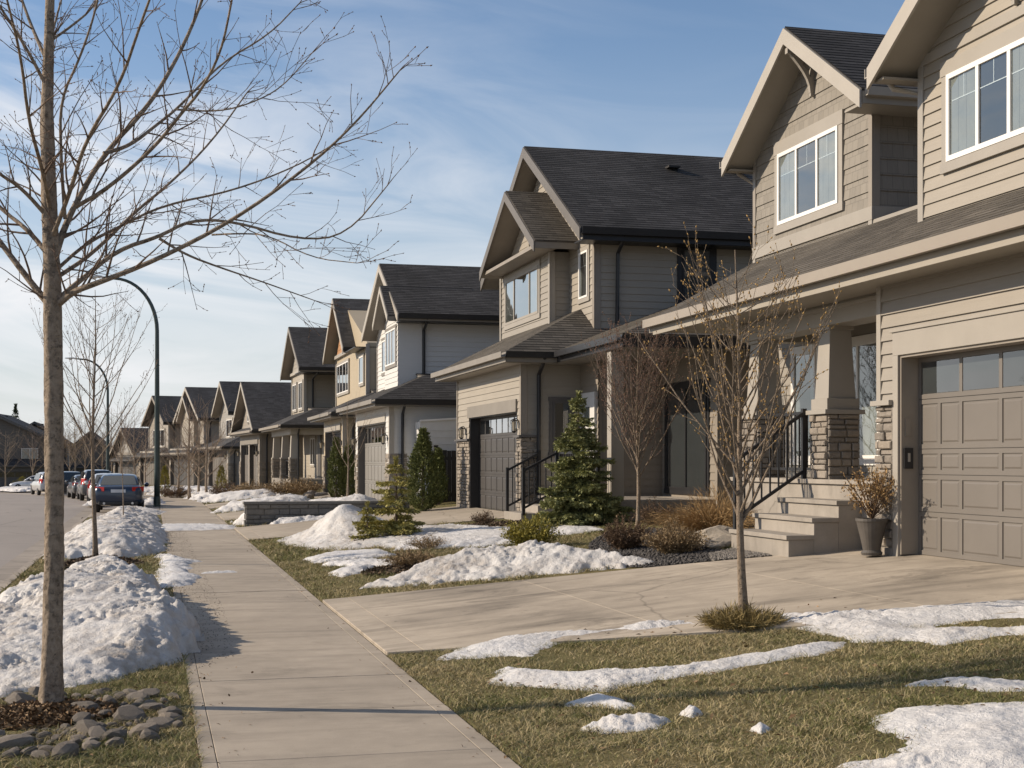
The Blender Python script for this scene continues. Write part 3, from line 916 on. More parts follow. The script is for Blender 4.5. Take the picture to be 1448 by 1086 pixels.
# lower roof over garage and porch
roof(H1, [[(7.8, 8.4, 4.0), (10.45, 8.4, 5.325), (10.45, 22.95, 5.325), (7.8, 21.7, 4.0)]], M['roof_brown'], M['soffit'], .17)
gutter(H1, [(7.745, 8.4, 3.99), (7.745, 21.68, 3.99)], M['gutter_tan'], .12, .13)
mb = MB(); mb.box(7.82, 10.2, 8.5, 21.4, 3.775, 3.80)
mb.box(7.80, 7.83, 8.5, 21.5, 3.74, 3.86)
H1.part('soffit', mb, M['soffit'])
mb = MB(); mb.box(8.62, 9.02, GS + .03, 19.9, 3.50, 3.775); mb.box(8.59, 9.05, GS + .03, 19.93, 3.69, 3.745)
mb.box(9.06, 10.1, 19.6, 19.9, 3.5, 3.775)
H1.part('porch_beam', mb, M['trim_beige'], bevel=.004)
# porch back wall and house body
mb = MB(); fb = front(10.1)
fb.rect(mb, 15.26, 22.7, .4, 5.2, course=.155)
mb.box(10.12, 19, 15.26, 22.68, .3, 5.2)
sd = side(21.4)
H1.part('porch_wall', mb, M['siding_greige'])
window(H1, fb, 20.3, 21.1, 1.75, 3.45, (1,), .10, M['white_vinyl'], curtain='sides')
window(H1, fb, 18.3, 19.6, 1.75, 3.45, (1, 1), .10, M['white_vinyl'], curtain='sides')
mb = MB(); fb.box(mb, 16.5, 17.5, 1.42, 3.5, -.01, .05); fb.box(mb, 16.6, 17.4, 1.6, 2.3, .05, .06)
dr = H1.part('front_door', mb, M['trim_dark'])
mb = MB(); mb.lathe(fb.pt(16.6, 2.35, .10), [(.01, -.03), (.035, -.01), (.035, .015), (.01, .03)], 10); H1.part('handle', mb, M['rim'], dr)
mb = MB(); mb.box(8.5, 10.1, GS, 19.9, .2, 1.41); mb.box(8.46, 10.1, GS + .0, 19.94, 1.41, 1.47)
H1.part('porch_floor', mb, M['step'], bevel=.008)
mb = MB()
for k, (x0, z) in enumerate(((7.5, .80), (7.84, 1.01), (8.17, 1.22))):
    y1 = 17.66; y0 = 15.9
    x1 = (7.84, 8.17, 8.5)[k]
    mb.box(x0 + .02, 8.5 if k == 2 else x1 + .02, y0, y1, .2, z - .055)
    mb.box(x0 - .015, x1 + .02, y0 - .015, y1 + .01, z - .055, z)
H1.part('front_steps', mb, M['step'], bevel=.006)
# porch columns: stone base, cap, plinth, tapered shaft, capital
for k, cs in enumerate((17.04, 19.3)):
    x0, x1, y0, y1 = 8.62, 9.07, cs, cs + .46
    mb = MB(); ledge(mb, front(x0), y0, y1, 1.41, 2.33, rnd); ledge(mb, side(y0), x0, x1, 1.41, 2.33, rnd)
    mb.box(x0 + .01, x1, y0 + .01, y1, 1.41, 2.33)
    stp = H1.part('stone_pier', mb, M['stone'])
    mb = MB(); cx, cy = (x0 + x1) / 2, (y0 + y1) / 2
    def ring(h, z0, z1, h2=None):
        h2 = h if h2 is None else h2
        mb.hexa([(cx - h, cy - h, z0), (cx + h, cy - h, z0), (cx + h, cy + h, z0), (cx - h, cy + h, z0), (cx - h2, cy - h2, z1), (cx + h2, cy - h2, z1), (cx + h2, cy + h2, z1), (cx - h2, cy + h2, z1)])
    ring(.29, 2.33, 2.39); ring(.235, 2.39, 2.54); ring(.20, 2.54, 3.45, .155); ring(.185, 3.45, 3.51)
    # sunk panel edges on the shaft
    H1.part('porch_column', mb, M['trim_beige'], bevel=.006)
railing(H1, (7.56, 17.6, .80), (8.55, 17.6, 1.44), .92, 8, M['black_metal'])
railing(H1, (8.82, 17.56, 1.46), (8.82, 19.28, 1.46), .92, 14, M['black_metal'], posts=(False, False))
# upper bay in shakes under its own gable
BX, B0, B1 = 10.1, 18.55, 22.7
fbay = front(BX); pk, pz, ez = 20.42, 8.52, 6.93
mb = MB()
fbay.lap(mb, [(B0 + .09, 5.4), (B1 - .09, 5.4), (B1 - .09, 7.0), (pk, 8.30), (B0 + .09, 7.0)], .23, .018, 5.4)
side(B0).lap(mb, [(BX + .1, 5.4), (17, 5.4), (17, 7.0), (BX + .1, 7.0)], .23, .018, 5.4)
mb.prism([(BX + .02, B0 + .02, 5.2), (BX + .02, B1 - .02, 5.2), (BX + .02, B1 - .02, 6.95), (BX + .02, pk, 8.25), (BX + .02, B0 + .02, 6.95)], (8, 0, 0))
H1.part('shake_wall', mb, M['shake'])
mb = MB(); fbay.rect(mb, B0 + .09, B1 - .09, 4.7, 5.2, course=.155); side(B0).rect(mb, BX + .1, 17, 4.7, 5.2, course=.155)
H1.part('bay_skirt', mb, M['siding_beige'])
mb = MB()
fbay.box(mb, B0 - .03, B1 + .03, 5.2, 5.4, -.02, .035); side(B0).box(mb, BX + .02, 17, 5.2, 5.4, -.02, .032)
fbay.box(mb, B1 - .09, B1 + .02, 4.7, 5.2, -.02, .03); fbay.box(mb, B0 - .02, B0 + .09, 4.7, 5.2, -.02, .03)
H1.part('belt_trim', mb, M['trim_beige'], bevel=.004)
mb = MB(); fbay.box(mb, B1 - .09, B1 + .02, 5.4, 6.95, -.02, .028); fbay.box(mb, B0 - .02, B0 + .09, 5.4, 6.95, -.02, .028); side(B0).box(mb, BX, BX + .1, 5.4, 6.95, -.02, .026)
H1.part('corner_board', mb, M['trim_taupe'], bevel=.004)
window(H1, front(BX - .006), 19.55, 21.68, 5.62, 6.80, (1, 1.15, 1), .13, M['trim_beige'], head=.08, grid=True, curtain='sides', rw=.06)
def gable_roof(H, xf, xb, s0, s1, pk, ez, pz, mat, board, t=.2, lapped=True, name='roof'):
    r = roof(H, [[(xf, s0, ez), (xb, s0, ez), (xb, pk, pz), (xf, pk, pz)], [(xf, s1, ez), (xb, s1, ez), (xb, pk, pz), (xf, pk, pz)]], mat, board, t, 0.012, lapped, name=name)
    return r
def rake(H, xf, s0, s1, pk, ez, pz, mat, depth=.24, th=.035, parent=None, drop=.0):
    """barge boards on the front of a gable"""
    mb = MB()
    for e in (s0, s1):
        a = Vector((xf - th, e, ez - .03 - drop)); b = Vector((xf - th, pk, pz - .03 - drop))
        dn = Vector((0, 0, -depth))
        mb.prism([a, b, b + dn, a + dn], (th - .002, 0, 0))
    return H.part('barge_board', mb, mat, parent)
gable_roof(H1, BX - .5, 18, 17.95, 22.9, pk, ez, pz, M['roof_black'], M['soffit'], .17)
rake(H1, BX - .5, 17.95, 22.9, pk, ez, pz, M['trim_light'], .25)
gutter(H1, [(BX - .45, 17.9, ez), (17, 17.9, ez)], M['trim_light'])
gutter(H1, [(BX - .52, 22.96, ez), (16, 22.96, ez)], M['trim_light'])
mb = MB(); mb.box(BX - .45, 16, 17.98, B0, 6.72, 6.75); mb.box(BX - .45, 16, B1, 22.85, 6.72, 6.75)
H1.part('soffit', mb, M['soffit'])
downspout(H1, [(BX - .3, 22.95, 6.84), (BX - .2, 22.9, 6.7), (BX + .06, 22.77, 6.5), (BX + .07, 22.76, 5.3)], M['trim_taupe'], .07)
def bracket(H, fr, a, ztop, zbot, out):
    mb = MB()
    mb.bar(fr.pt(a, zbot, .03), fr.pt(a, ztop, .03), .09, .06, (0, 1, 0))
    mb.bar(fr.pt(a, ztop - .06, .03), fr.pt(a, ztop - .06, out), .09, .09)
    P = [fr.pt(a, zbot + .06 + (ztop - zbot - .1) * (i / 6), .05 + (out - .08) * (1 - math.cos(i / 6 * math.pi / 2))) for i in range(7)]
    mb.tube(P, .045, 4)
    return H.part('gable_bracket', mb, M['trim_beige'])
bracket(H1, fbay, pk, 8.20, 7.45, .48)
# upper right block in beige siding
UX, U0, U1, upk = 9.08, 11.5, 15.5, 13.5
fu = front(UX)
mb = MB()
fu.lap(mb, [(U0, 4.5), (U1 - .1, 4.5), (U1 - .1, 6.5), (U0, 6.5)], .155, .022, 4.5)
fu.lap(mb, [(U0, 6.62), (U1 - .1, 6.62), (U1 - .1, 6.66), (upk, 7.75), (U0, 6.66)], .155, .022, 4.5)
mb.prism([(UX + .02, U0 + .02, 4.3), (UX + .02, U1 - .02, 4.3), (UX + .02, U1 - .02, 6.6), (UX + .02, upk, 7.7), (UX + .02, U0 + .02, 6.6)], (9, 0, 0))
side(U0).rect(mb, UX + .05, 16, 4.5, 6.6, course=.155)
H1.part('upper_wall', mb, M['siding_pale'])
mb = MB(); fu.box(mb, U0, U1 - .0, 6.5, 6.62, -.02, .03); fu.box(mb, U1 - .1, U1 + .02, 4.55, 6.5, -.02, .03); mb.box(UX + .003, UX + .12, U1 - .018, U1 + .03, 4.55, 6.5)
H1.part('corner_board', mb, M['trim_beige'], bevel=.004)
window(H1, front(UX - .008), 12.95, 14.84, 5.22, 6.24, (1, 1.05, 1), .12, M['trim_beige'], head=.05, grid=True, curtain='sides', rw=.06)
gable_roof(H1, UX - .55, 18, 11.2, 15.76, 13.48, 6.56, 7.92, M['roof_black'], M['soffit'], .17)
rake(H1, UX - .55, 11.2, 15.76, 13.48, 6.56, 7.92, M['trim_light'], .26)
gutter(H1, [(UX - .55, 15.82, 6.55), (15, 15.82, 6.55)], M['trim_light'])
mb = MB(); mb.box(UX - .5, 15, U1, 15.7, 6.34, 6.37); H1.part('soffit', mb, M['soffit'])
downspout(H1, [(UX - .3, 15.80, 6.44), (UX - .22, 15.76, 6.3), (UX + .1, 15.58, 6.2), (UX + .12, 15.57, 4.75)], M['trim_light'], .07)
bracket(H1, fu, 13.48, 7.62, 6.64, .5)
mb = MB(); mb.box(12.2, 12.5, 19.2, 19.5, 7.75, 7.93); H1.part('roof_vent', mb, M['roof_black'])

# ================================================================== second house
H2 = House('suburban_house', 'grey-beige house with black gutters, charcoal garage and bay window under stacked gables', 7.6, 29.07)
fg = front(7.6); sg = side(29.07)
mb = MB()
fg.rect(mb, 29.17, 35.5, 3.05, 3.82); fg.rect(mb, 34.2, 35.5, 2.25, 3.05); fg.rect(mb, 29.17, 29.42, 2.25, 3.05)
sg.rect(mb, 7.7, 8.9, 2.2, 3.82); sg.rect(mb, 7.7, 8.9, .4, 2.2)
mb.box(7.62, 7.7, 29.1, 35.55, 2.80, 3.9); mb.box(7.62, 7.7, 34.15, 35.55, .3, 2.80); mb.box(7.62, 7.7, 29.1, 29.45, .3, 2.80)
mb.box(7.7, 9.6, 29.09, 29.2, .3, 3.9); mb.box(7.7, 16, 35.5, 35.58, .3, 3.9)
H2.part('garage_wall', mb, M['siding_pale'])
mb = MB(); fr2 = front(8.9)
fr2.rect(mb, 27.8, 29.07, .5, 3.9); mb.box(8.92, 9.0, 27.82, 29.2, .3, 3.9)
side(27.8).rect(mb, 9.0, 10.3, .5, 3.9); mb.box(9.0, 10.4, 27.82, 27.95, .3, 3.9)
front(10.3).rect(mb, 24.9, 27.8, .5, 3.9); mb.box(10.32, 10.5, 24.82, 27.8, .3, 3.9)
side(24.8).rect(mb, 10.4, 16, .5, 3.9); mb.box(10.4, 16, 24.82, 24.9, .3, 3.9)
H2.part('recess_wall', mb, M['siding_recess_shade'])  # darker than the other walls, with the porch shade painted in
mb = MB()
fg.box(mb, 29.07 - .02, 29.17, 2.25, 3.82, -.02, .03); mb.box(7.603, 7.71, 29.04, 29.09, 2.25, 3.82); fg.box(mb, 35.5, 35.6, .4, 3.82, -.02, .03)
front(10.3).box(mb, 24.78, 24.9, .5, 3.8, -.02, .03); mb.box(10.303, 10.4, 24.77, 24.82, .5, 3.8)
H2.part('corner_board', mb, M['trim_taupe'])
mb = MB(); fg.box(mb, 29.42, 34.25, 2.78, 3.05, -.02, .05); H2.part('door_header', mb, M['fascia_brown'])
garage_door(H2, fg, 29.5, 34.1, .5, 2.76, M['door_char'], 5, 8, p=-.25, reveal_m=M['black_metal'])
mb = MB(); ledge(mb, fg, 34.15, 35.55, .35, 2.22, rnd); ledge(mb, fg, 29.06, 29.46, .35, 2.22, rnd); ledge(mb, sg, 7.56, 7.95, .35, 2.22, rnd)
H2.part('stone_pilaster', mb, M['stone'])
mb = MB(); fg.box(mb, 34.1, 35.62, 2.22, 2.27, -.02, .09); fg.box(mb, 29.0, 29.48, 2.22, 2.27, -.02, .09); sg.box(mb, 7.52, 8.0, 2.22, 2.27, -.02, .09)
H2.part('stone_cap', mb, M['trim_dark'])
lantern(H2, fg, 34.55, 2.45); lantern(H2, fg, 29.24, 2.5)
window(H2, sg, 8.28, 8.68, 1.9, 3.0, (1,), .08, M['trim_dark'], M['trim_dark'], curtain=None)
mb = MB(); fr2.box(mb, 28.0, 28.85, .95, 3.05, -.01, .05); fr2.box(mb, 27.9, 28.0, .95, 3.15, -.02, .06); fr2.box(mb, 28.85, 28.95, .95, 3.15, -.02, .06); fr2.box(mb, 28.0, 28.85, 3.05, 3.15, -.02, .06)
dr = H2.part('front_door', mb, M['siding_white'])
mb = MB(); fr2.box(mb, 28.25, 28.6, 2.45, 2.85, .05, .056); H2.part('door_window', mb, M['car_glass'], dr)
window(H2, front(10.3), 25.3, 27.5, 1.15, 3.2, (1, 1), .10, M['black_metal'], M['black_metal'], curtain=None)
window(H2, side(24.8), 11.2, 12.6, 1.3, 3.0, (1, 1), .10, M['black_metal'], M['black_metal'], curtain=None)
mb = MB(); mb.box(7.95, 8.9, 24.9, 29.05, .25, .93); mb.box(7.91, 8.9, 24.9, 29.05, .93, .99); mb.box(8.9, 10.3, 24.9, 27.8, .25, .99)
H2.part('porch_floor', mb, M['step'], bevel=.006)
mb = MB()
for k, (x0, z) in enumerate(((7.2, .66), (7.55, .81))): mb.box(x0, 7.95, 27.6, 29.03, .2, z)
H2.part('front_steps', mb, M['step'], bevel=.006)
railing(H2, (7.25, 28.95, .62), (7.95, 28.95, .98), .9, 6, M['black_metal'])
railing(H2, (7.25, 27.6, .62), (7.95, 27.6, .98), .9, 6, M['black_metal'])
railing(H2, (8.0, 25.0, .98), (8.0, 27.5, .98), .9, 20, M['black_metal'])
for cs in (25.0,):
    mb = MB(); mb.box(8.25, 8.5, cs, cs + .25, .99, 3.75); H2.part('porch_post', mb, M['trim_beige'], bevel=.006)
# lower roofs
roof(H2, [[(7.1, 28.5, 4.0), (7.1, 36.1, 4.0), (9.6, 36.1, 5.25), (9.6, 31.0, 5.25)],
          [(7.1, 28.5, 4.0), (9.6, 31.0, 5.25), (9.6, 28.5, 4.0)],
          [(9.6, 28.5, 4.0), (9.6, 31.0, 5.25), (12, 31.0, 5.25), (12, 28.5, 4.0)]], M['roof_brown'], M['fascia_brown'], .18)
roof(H2, [[(8.2, 24.2, 4.02), (8.2, 29.8, 4.02), (12, 29.8, 5.46), (12, 28.0, 5.46)],
          [(8.2, 24.2, 4.02), (12, 28, 5.46), (17, 28, 5.46), (17, 24.2, 4.02)]], M['roof_brown'], M['black_metal'], .2)
gutter(H2, [(7.05, 28.45, 3.99), (7.05, 36.1, 3.99)], M['fascia_brown'])
gutter(H2, [(7.1, 28.45, 3.99), (8.2, 28.45, 3.99)], M['black_metal'])
gutter(H2, [(8.15, 24.2, 4.0), (8.15, 28.3, 4.0)], M['black_metal'])
mb = MB(); mb.box(7.15, 7.62, 28.6, 36.0, 3.77, 3.80); mb.box(7.62, 9.3, 28.55, 29.07, 3.77, 3.80); mb.box(8.25, 8.95, 24.3, 28.55, 3.77, 3.80); mb.box(8.95, 16, 24.3, 24.85, 3.77, 3.80); mb.box(8.95, 10.3, 24.85, 28.5, 3.77, 3.80)
H2.part('soffit', mb, M['fascia_brown'])
downspout(H2, [(7.95, 28.5, 3.9), (7.95, 28.7, 3.72), (7.95, 28.98, 3.55), (7.95, 29.0, .8)], M['black_metal'], .09)
# upper storey
mb = MB(); f0 = front(9.46); s0 = side(29.8)
f0.lap(mb, [(29.92, 4.4), (38.0, 4.4), (38.0, 6.75), (34.0, 9.2), (29.92, 6.75)], .155, .0165, 4.4)
s0.rect(mb, 9.56, 20, 4.4, 6.7, course=.155)
mb.prism([(9.48, 29.82, 4.2), (9.48, 37.98, 4.2), (9.48, 37.98, 6.7), (9.48, 34.0, 9.1), (9.48, 29.82, 6.7)], (10.5, 0, 0))
H2.part('upper_wall', mb, M['siding_pale'])
mb = MB(); f0.box(mb, 29.78, 29.92, 4.4, 6.62, -.02, .03); mb.box(9.463, 9.58, 29.77, 29.82, 4.4, 6.6); H2.part('corner_board', mb, M['trim_taupe'])
gable_roof(H2, 8.95, 20, 29.2, 38.7, 34.0, 6.78, 9.55, M['roof_black'], M['fascia_brown'], .2)
rake(H2, 8.95, 29.2, 38.7, 34.0, 6.78, 9.55, M['rake_dark'], .26)
gutter(H2, [(8.95, 29.14, 6.77), (19.9, 29.14, 6.77)], M['black_metal'], .13, .16)
mb = MB(); mb.box(9.0, 19.9, 29.25, 29.85, 6.50, 6.53); mb.box(9.0, 19.9, 29.2, 29.235, 6.5, 6.72); H2.part('soffit', mb, M['black_metal'])
roof(H2, [[(16.5, 30.5, 7.9), (20.5, 30.5, 7.9), (19.5, 34, 9.75), (17.5, 34, 9.75)], [(16.5, 30.5, 7.9), (17.5, 34, 9.75), (16.5, 37.5, 7.9)], [(17.5, 34, 9.75), (19.5, 34, 9.75), (20.5, 37.5, 7.9), (16.5, 37.5, 7.9)]], M['roof_black'], M['black_metal'], .12)
downspout(H2, [(9.95, 29.2, 6.65), (9.95, 29.35, 6.5), (9.95, 29.68, 6.3), (9.95, 29.73, 4.75)], M['black_metal'], .09)
window(H2, f0, 30.25, 30.9, 5.4, 6.45, (1,), .10, M['trim_beige'], grid=True, curtain='sides')
window(H2, s0, 11.5, 12.2, 5.35, 6.5, (1,), .12, M['black_metal'], M['black_metal'], curtain='blind')
mb = MB()
for x, y, z in ((12.3, 32.9, 8.95), (13.9, 32.9, 8.95)): mb.box(x, x + .3, y - .15, y + .15, z + .0, z + .05)
H2.part('roof_vent', mb, M['roof_black'])
# bay
b = 9.0; fb2 = front(b); sb2 = side(31.75)
mb = MB()
fb2.rect(mb, 31.87, 36.5, 4.5, 6.6); sb2.rect(mb, 9.1, 9.46, 4.5, 6.6)
mb.box(9.02, 9.47, 31.78, 36.55, 4.3, 6.6)
H2.part('bay_wall', mb, M['siding_greige'])
mb = MB(); fb2.lap(mb, [(31.4, 6.72), (36.0, 6.72), (33.7, 8.08)], .155, .012, 6.72); mb.prism([(9.02, 31.3, 6.7), (9.02, 36.1, 6.7), (9.02, 33.7, 8.1)], (.6, 0, 0))
fb2.box(mb, 33.64, 33.76, 6.72, 8.0, -.01, .03)
H2.part('gable_panel', mb, M['siding_pale'])
mb = MB(); fb2.box(mb, 31.73, 31.87, 4.4, 6.6, -.02, .04); mb.box(9.003, 9.1, 31.72, 31.77, 4.4, 6.6); fb2.box(mb, 36.5, 36.62, 4.4, 6.6, -.02, .04)
H2.part('corner_board', mb, M['trim_beige'])
window(H2, fb2, 32.75, 36.0, 5.27, 6.42, (.8, 1.6, .9), .12, M['trim_beige'], M['trim_beige'], curtain='sides', rw=.06)
mb = MB(); mb.prism([(8.45, 31.3, 6.60), (9.0, 31.3, 6.60), (9.0, 31.3, 6.82), (8.45, 31.3, 6.68)], (0, 4.9, 0)); H2.part('pent_ledge', mb, M['trim_taupe'])
gable_roof(H2, 8.4, 9.6, 30.95, 36.45, 33.7, 6.74, 8.36, M['roof_brown'], M['fascia_brown'], .15)
rake(H2, 8.4, 30.95, 36.45, 33.7, 6.74, 8.36, M['rake_dark'], .24)

# ================================================================== the row beyond: one builder, each house with its own measures
def row_house(label, g, u, ge, ue, peak, pal, gable=None, inner=None, panel=None, porch=False, wins=(), door=True, double=True, side_setback=True, hip=False, seed=1, z0=None, lapped=False, depth=9, turn=0.0, name='suburban_house'):
    dG, g0, g1 = g; dU, u0, u1 = u
    zz = zt(dG, g0) if z0 is None else z0
    H = House(name, label, dG, g0, zz); H.root.rotation_euler.z += turn
    r_ = random.Random(seed)
    wall, trim, roofm, brd, blk = pal['wall'], pal['trim'], pal['roof'], pal['board'], pal.get('gutter', M['black_metal'])
    b = zz - .6
    fg, sg = front(dG), side(g0)
    # ground floor
    mb = MB()
    d0, d1 = g0 + .8, g1 - .6
    zh = zz + 2.4
    if lapped and not porch:
        fg.rect(mb, g0 + .1, g1 - .05, zh + .25, ge - .12); fg.rect(mb, g0 + .1, d0 - .1, zz, zh + .25); fg.rect(mb, d1 + .1, g1 - .05, zz, zh + .25)
        sg.rect(mb, dG + .1, dG + 7, zz, ge - .12)
    if porch:
        mb.box(dG + 1.6, dG + depth + 1, g0, g1, b, ge)
    else:
        mb.box(dG + .02, dG + .25, g0 + .02, g1, zh + .02, ge); mb.box(dG + .02, dG + .25, g0 + .02, d0 - .02, b, zh + .02); mb.box(dG + .02, dG + .25, d1 + .02, g1, b, zh + .02)
        mb.box(dG + .25, dG + depth + 1, g0 + .02, g0 + .2, b, ge); mb.box(dG + .25, dG + depth + 1, g1 - .2, g1, b, ge)
        mb.box(dG + 1.0, dG + depth, g0 + .2, g1 - .2, ge - .15, ge)
    H.part('lower_wall', mb, wall)
    if not porch:
        mb = MB(); fg.box(mb, g0 - .02, g0 + .1, zz, ge - .1, -.02, .03); mb.box(dG + .003, dG + .11, g0 - .03, g0 + .02, zz, ge - .1)
        fg.box(mb, d0 - .1, d1 + .1, zh + .03, zh + .26, -.02, .04)
        H.part('garage_trim', mb, trim)
        if double:
            garage_door(H, fg, d0, d1, zz + .02, zh, pal['door'], 4, 8, reveal_m=M['trim_dark'])
        else:
            m_ = (d0 + d1) / 2
            garage_door(H, fg, d0, m_ - .2, zz + .02, zh, pal['door'], 4, 4, reveal_m=M['trim_dark']); garage_door(H, fg, m_ + .2, d1, zz + .02, zh, pal['door'], 4, 4, reveal_m=M['trim_dark'])
            mb = MB(); fg.box(mb, m_ - .2, m_ + .2, zz, zh, -.2, .01); H.part('garage_pier', mb, wall)
        mb = MB(); ledge(mb, fg, g0 - .02, d0 - .1, b, zz + 1.5, r_, (.1, .16), (.2, .4)); ledge(mb, sg, dG - .04, dG + .5, b, zz + 1.5, r_, (.1, .16), (.2, .4)); ledge(mb, fg, d1 + .08, g1, b, zz + 1.5, r_, (.1, .16), (.2, .4))
        H.part('stone_pilaster', mb, M['stone'])
        lantern(H, fg, (g0 + d0) / 2, zz + 1.95); lantern(H, fg, (d1 + g1) / 2 + .1, zz + 1.95)
    else:
        mb = MB(); mb.box(dG, dG + 1.6, g0, g1, b, zz + .55); H.part('porch_floor', mb, M['step'])
        for cs in (g0 + .1, g0 + (g1 - g0) * .45, g1 - .55):
            mb = MB(); ledge(mb, front(dG), cs, cs + .45, zz + .55, zz + 1.5, r_); ledge(mb, side(cs), dG, dG + .45, zz + .55, zz + 1.5, r_); mb.box(dG + .01, dG + .45, cs + .01, cs + .45, zz + .55, zz + 1.5)
            H.part('stone_pier', mb, M['stone'])
            mb = MB(); c = (dG + .22, cs + .22)
            mb.hexa([(c[0] + x * .2, c[1] + y * .2, zz + 1.5) for x, y in ((-1, -1), (1, -1), (1, 1), (-1, 1))] + [(c[0] + x * .15, c[1] + y * .15, ge - .45) for x, y in ((-1, -1), (1, -1), (1, 1), (-1, 1))])
            mb.box(c[0] - .25, c[0] + .25, c[1] - .25, c[1] + .25, zz + 1.5, zz + 1.56)
            H.part('porch_column', mb, trim)
        mb = MB(); mb.box(dG, dG + .4, g0, g1, ge - .45, ge - .15); mb.box(dG + .4, dG + 1.6, g0, g0 + .3, ge - .45, ge - .15); H.part('porch_beam', mb, trim)
        railing(H, (dG + .2, g0 + .6, zz + .55), (dG + .2, g0 + (g1 - g0) * .45, zz + .55), .85, 16, M['black_metal'], posts=(False, False))
        fp = front(dG + 1.6)
        mb = MB(); fp.box(mb, g0 + 1.2, g0 + 2.2, zz + .55, zz + 2.6, -.02, .05); H.part('front_door', mb, M['trim_dark'])
        window(H, fp, g0 + 3.2, g0 + 4.8, zz + 1.2, zz + 2.5, (1, 1), .1, trim)
    # skirt roof over the ground floor
    pe = .45; xe = dG - .5; ye = g0 - .45
    xw = dU + .15; zw = ge + pe * (xw - xe)
    yw = min(ye + (xw - xe), g1)
    polys = [[(xe, ye, ge), (xe, g1 + .4, ge), (xw, g1 + .4, zw), (xw, yw, zw)]]
    if u0 - g0 > .8:
        zs = ge + pe * (yw - ye)
        polys += [[(xe, ye, ge), (xw, yw, zw), (xw + 5, yw, zw), (xw + 5, ye, ge)]]
        if u0 > yw: polys += [[(xw, yw, zw), (xw, u0 + .1, zw + .15), (xw + 5, u0 + .1, zw + .15), (xw + 5, yw, zw)]]
    else:
        polys += [[(xe, ye, ge), (xw, yw, zw), (xw, ye, ge)]]
    roof(H, polys, roofm, brd, .16, lapped=lapped)
    gutter(H, [(xe - .05, ye - .03, ge - .01), (xe - .05, g1 + .4, ge - .01)], brd)
    gutter(H, [(xe, ye - .05, ge - .01), (xw + (5 if u0 - g0 > .8 else 0), ye - .05, ge - .01)], blk, .12, .15)
    mb = MB(); mb.box(xe + .03, dG + .02, ye + .04, g1, ge - .2, ge - .17); mb.box(dG + .02, xw + 4, ye + .04, g0 + .02, ge - .2, ge - .17); H.part('soffit', mb, brd)
    downspout(H, [(dG + .35, ye - .02, ge - .1), (dG + .35, ye + .15, ge - .25), (dG + .35, g0 - .08, ge - .42), (dG + .35, g0 - .08, zz + .1)], blk, .09)
    # upper storey
    if ue:
        fu, su = front(dU), side(u0)
        pk = (gable[2] if gable else (u0 + u1) / 2)
        mb = MB()
        pent = [(u0, ge - .2), (u1, ge - .2), (u1, ue - .05), (pk, peak - .32), (u0, ue - .05)]
        if lapped:
            fu.lap(mb, [(u0 + .1, ge), (u1, ge), (u1, ue - .05), (pk, peak - .3), (u0 + .1, ue - .05)], .155, .0165, ge); su.rect(mb, dU + .1, dU + depth, ge, ue - .1, course=.155)
        mb.prism([(dU + .02, a + (.02 if a == u0 else 0), z) for a, z in pent], (depth, 0, 0))
        H.part('upper_wall', mb, pal.get('upper', wall))
        mb = MB(); fu.box(mb, u0 - .02, u0 + .1, ge, ue - .1, -.02, .03); mb.box(dU + .003, dU + .11, u0 - .03, u0 + .02, ge, ue - .1); fu.box(mb, u1 - .1, u1 + .02, ge, ue - .1, -.02, .03)
        H.part('corner_board', mb, trim)
        s0_, s1_ = (gable[0], gable[1]) if gable else (u0 - .5, u1 + .5)
        gable_roof(H, dU - .5, dU + depth + .4, s0_, s1_, pk, ue, peak, roofm, brd, .18, lapped)
        rake(H, dU - .5, s0_, s1_, pk, ue, peak, pal.get('rake', trim), .24)
        gutter(H, [(dU - .5, s0_ - .05, ue), (dU + depth, s0_ - .05, ue)], blk, .12, .16)
        mb = MB(); mb.box(dU - .45, dU + depth, s0_ + .05, u0 + .02, ue - .24, ue - .21); H.part('soffit', mb, blk)
        downspout(H, [(dU + .4, s0_, ue - .1), (dU + .4, s0_ + .1, ue - .25), (dU + .4, u0 - .07, ue - .45), (dU + .4, u0 - .07, ge + .3)], blk, .09)
        mb = MB(); mb.box(dU + 3.0, dU + 3.3, pk - .7, pk - .4, peak - .45, peak - .18); H.part('roof_vent', mb, roofm)
        if panel:
            mb = MB(); q = (ue + .05)
            w = (s1_ - s0_) / 2 * .72
            k = (peak - ue) / ((s1_ - s0_) / 2)
            fu.lap(mb, [(pk - w, q), (pk + w, q), (pk, q + w * k * .98)], .2, .012, q)
            mb2 = [x for x in mb.v]; mb.v = [(x - .03, y, z) for x, y, z in mb2]
            H.part('gable_panel', mb, panel)
            mb = MB(); fu.box(mb, pk - w - .1, pk + w + .1, q - .14, q, 0, .12); H.part('gable_ledge', mb, trim)
        if inner:
            a0, a1, ap, az_, xo = inner
            mb = MB(); fi = front(dU - xo + .35)
            mb.prism([(dU - xo + .35, a0 + .25, ge + .4), (dU - xo + .35, a1 - .25, ge + .4), (dU - xo + .35, a1 - .25, ue), (dU - xo + .35, (a0 + a1) / 2, az_ - .3), (dU - xo + .35, a0 + .25, ue)], (xo, 0, 0))
            if lapped: fi.rect(mb, a0 + .25, a1 - .25, ge + .4, ue, course=.155)
            H.part('bay_wall', mb, pal.get('upper', wall))
            gable_roof(H, dU - xo, dU + 2.2, a0, a1, (a0 + a1) / 2, ue - .02, az_, roofm, brd, .15, lapped)
            rake(H, dU - xo, a0, a1, (a0 + a1) / 2, ue - .02, az_, pal.get('rake', trim), .2)
    else:
        pk = (g0 + g1) / 2
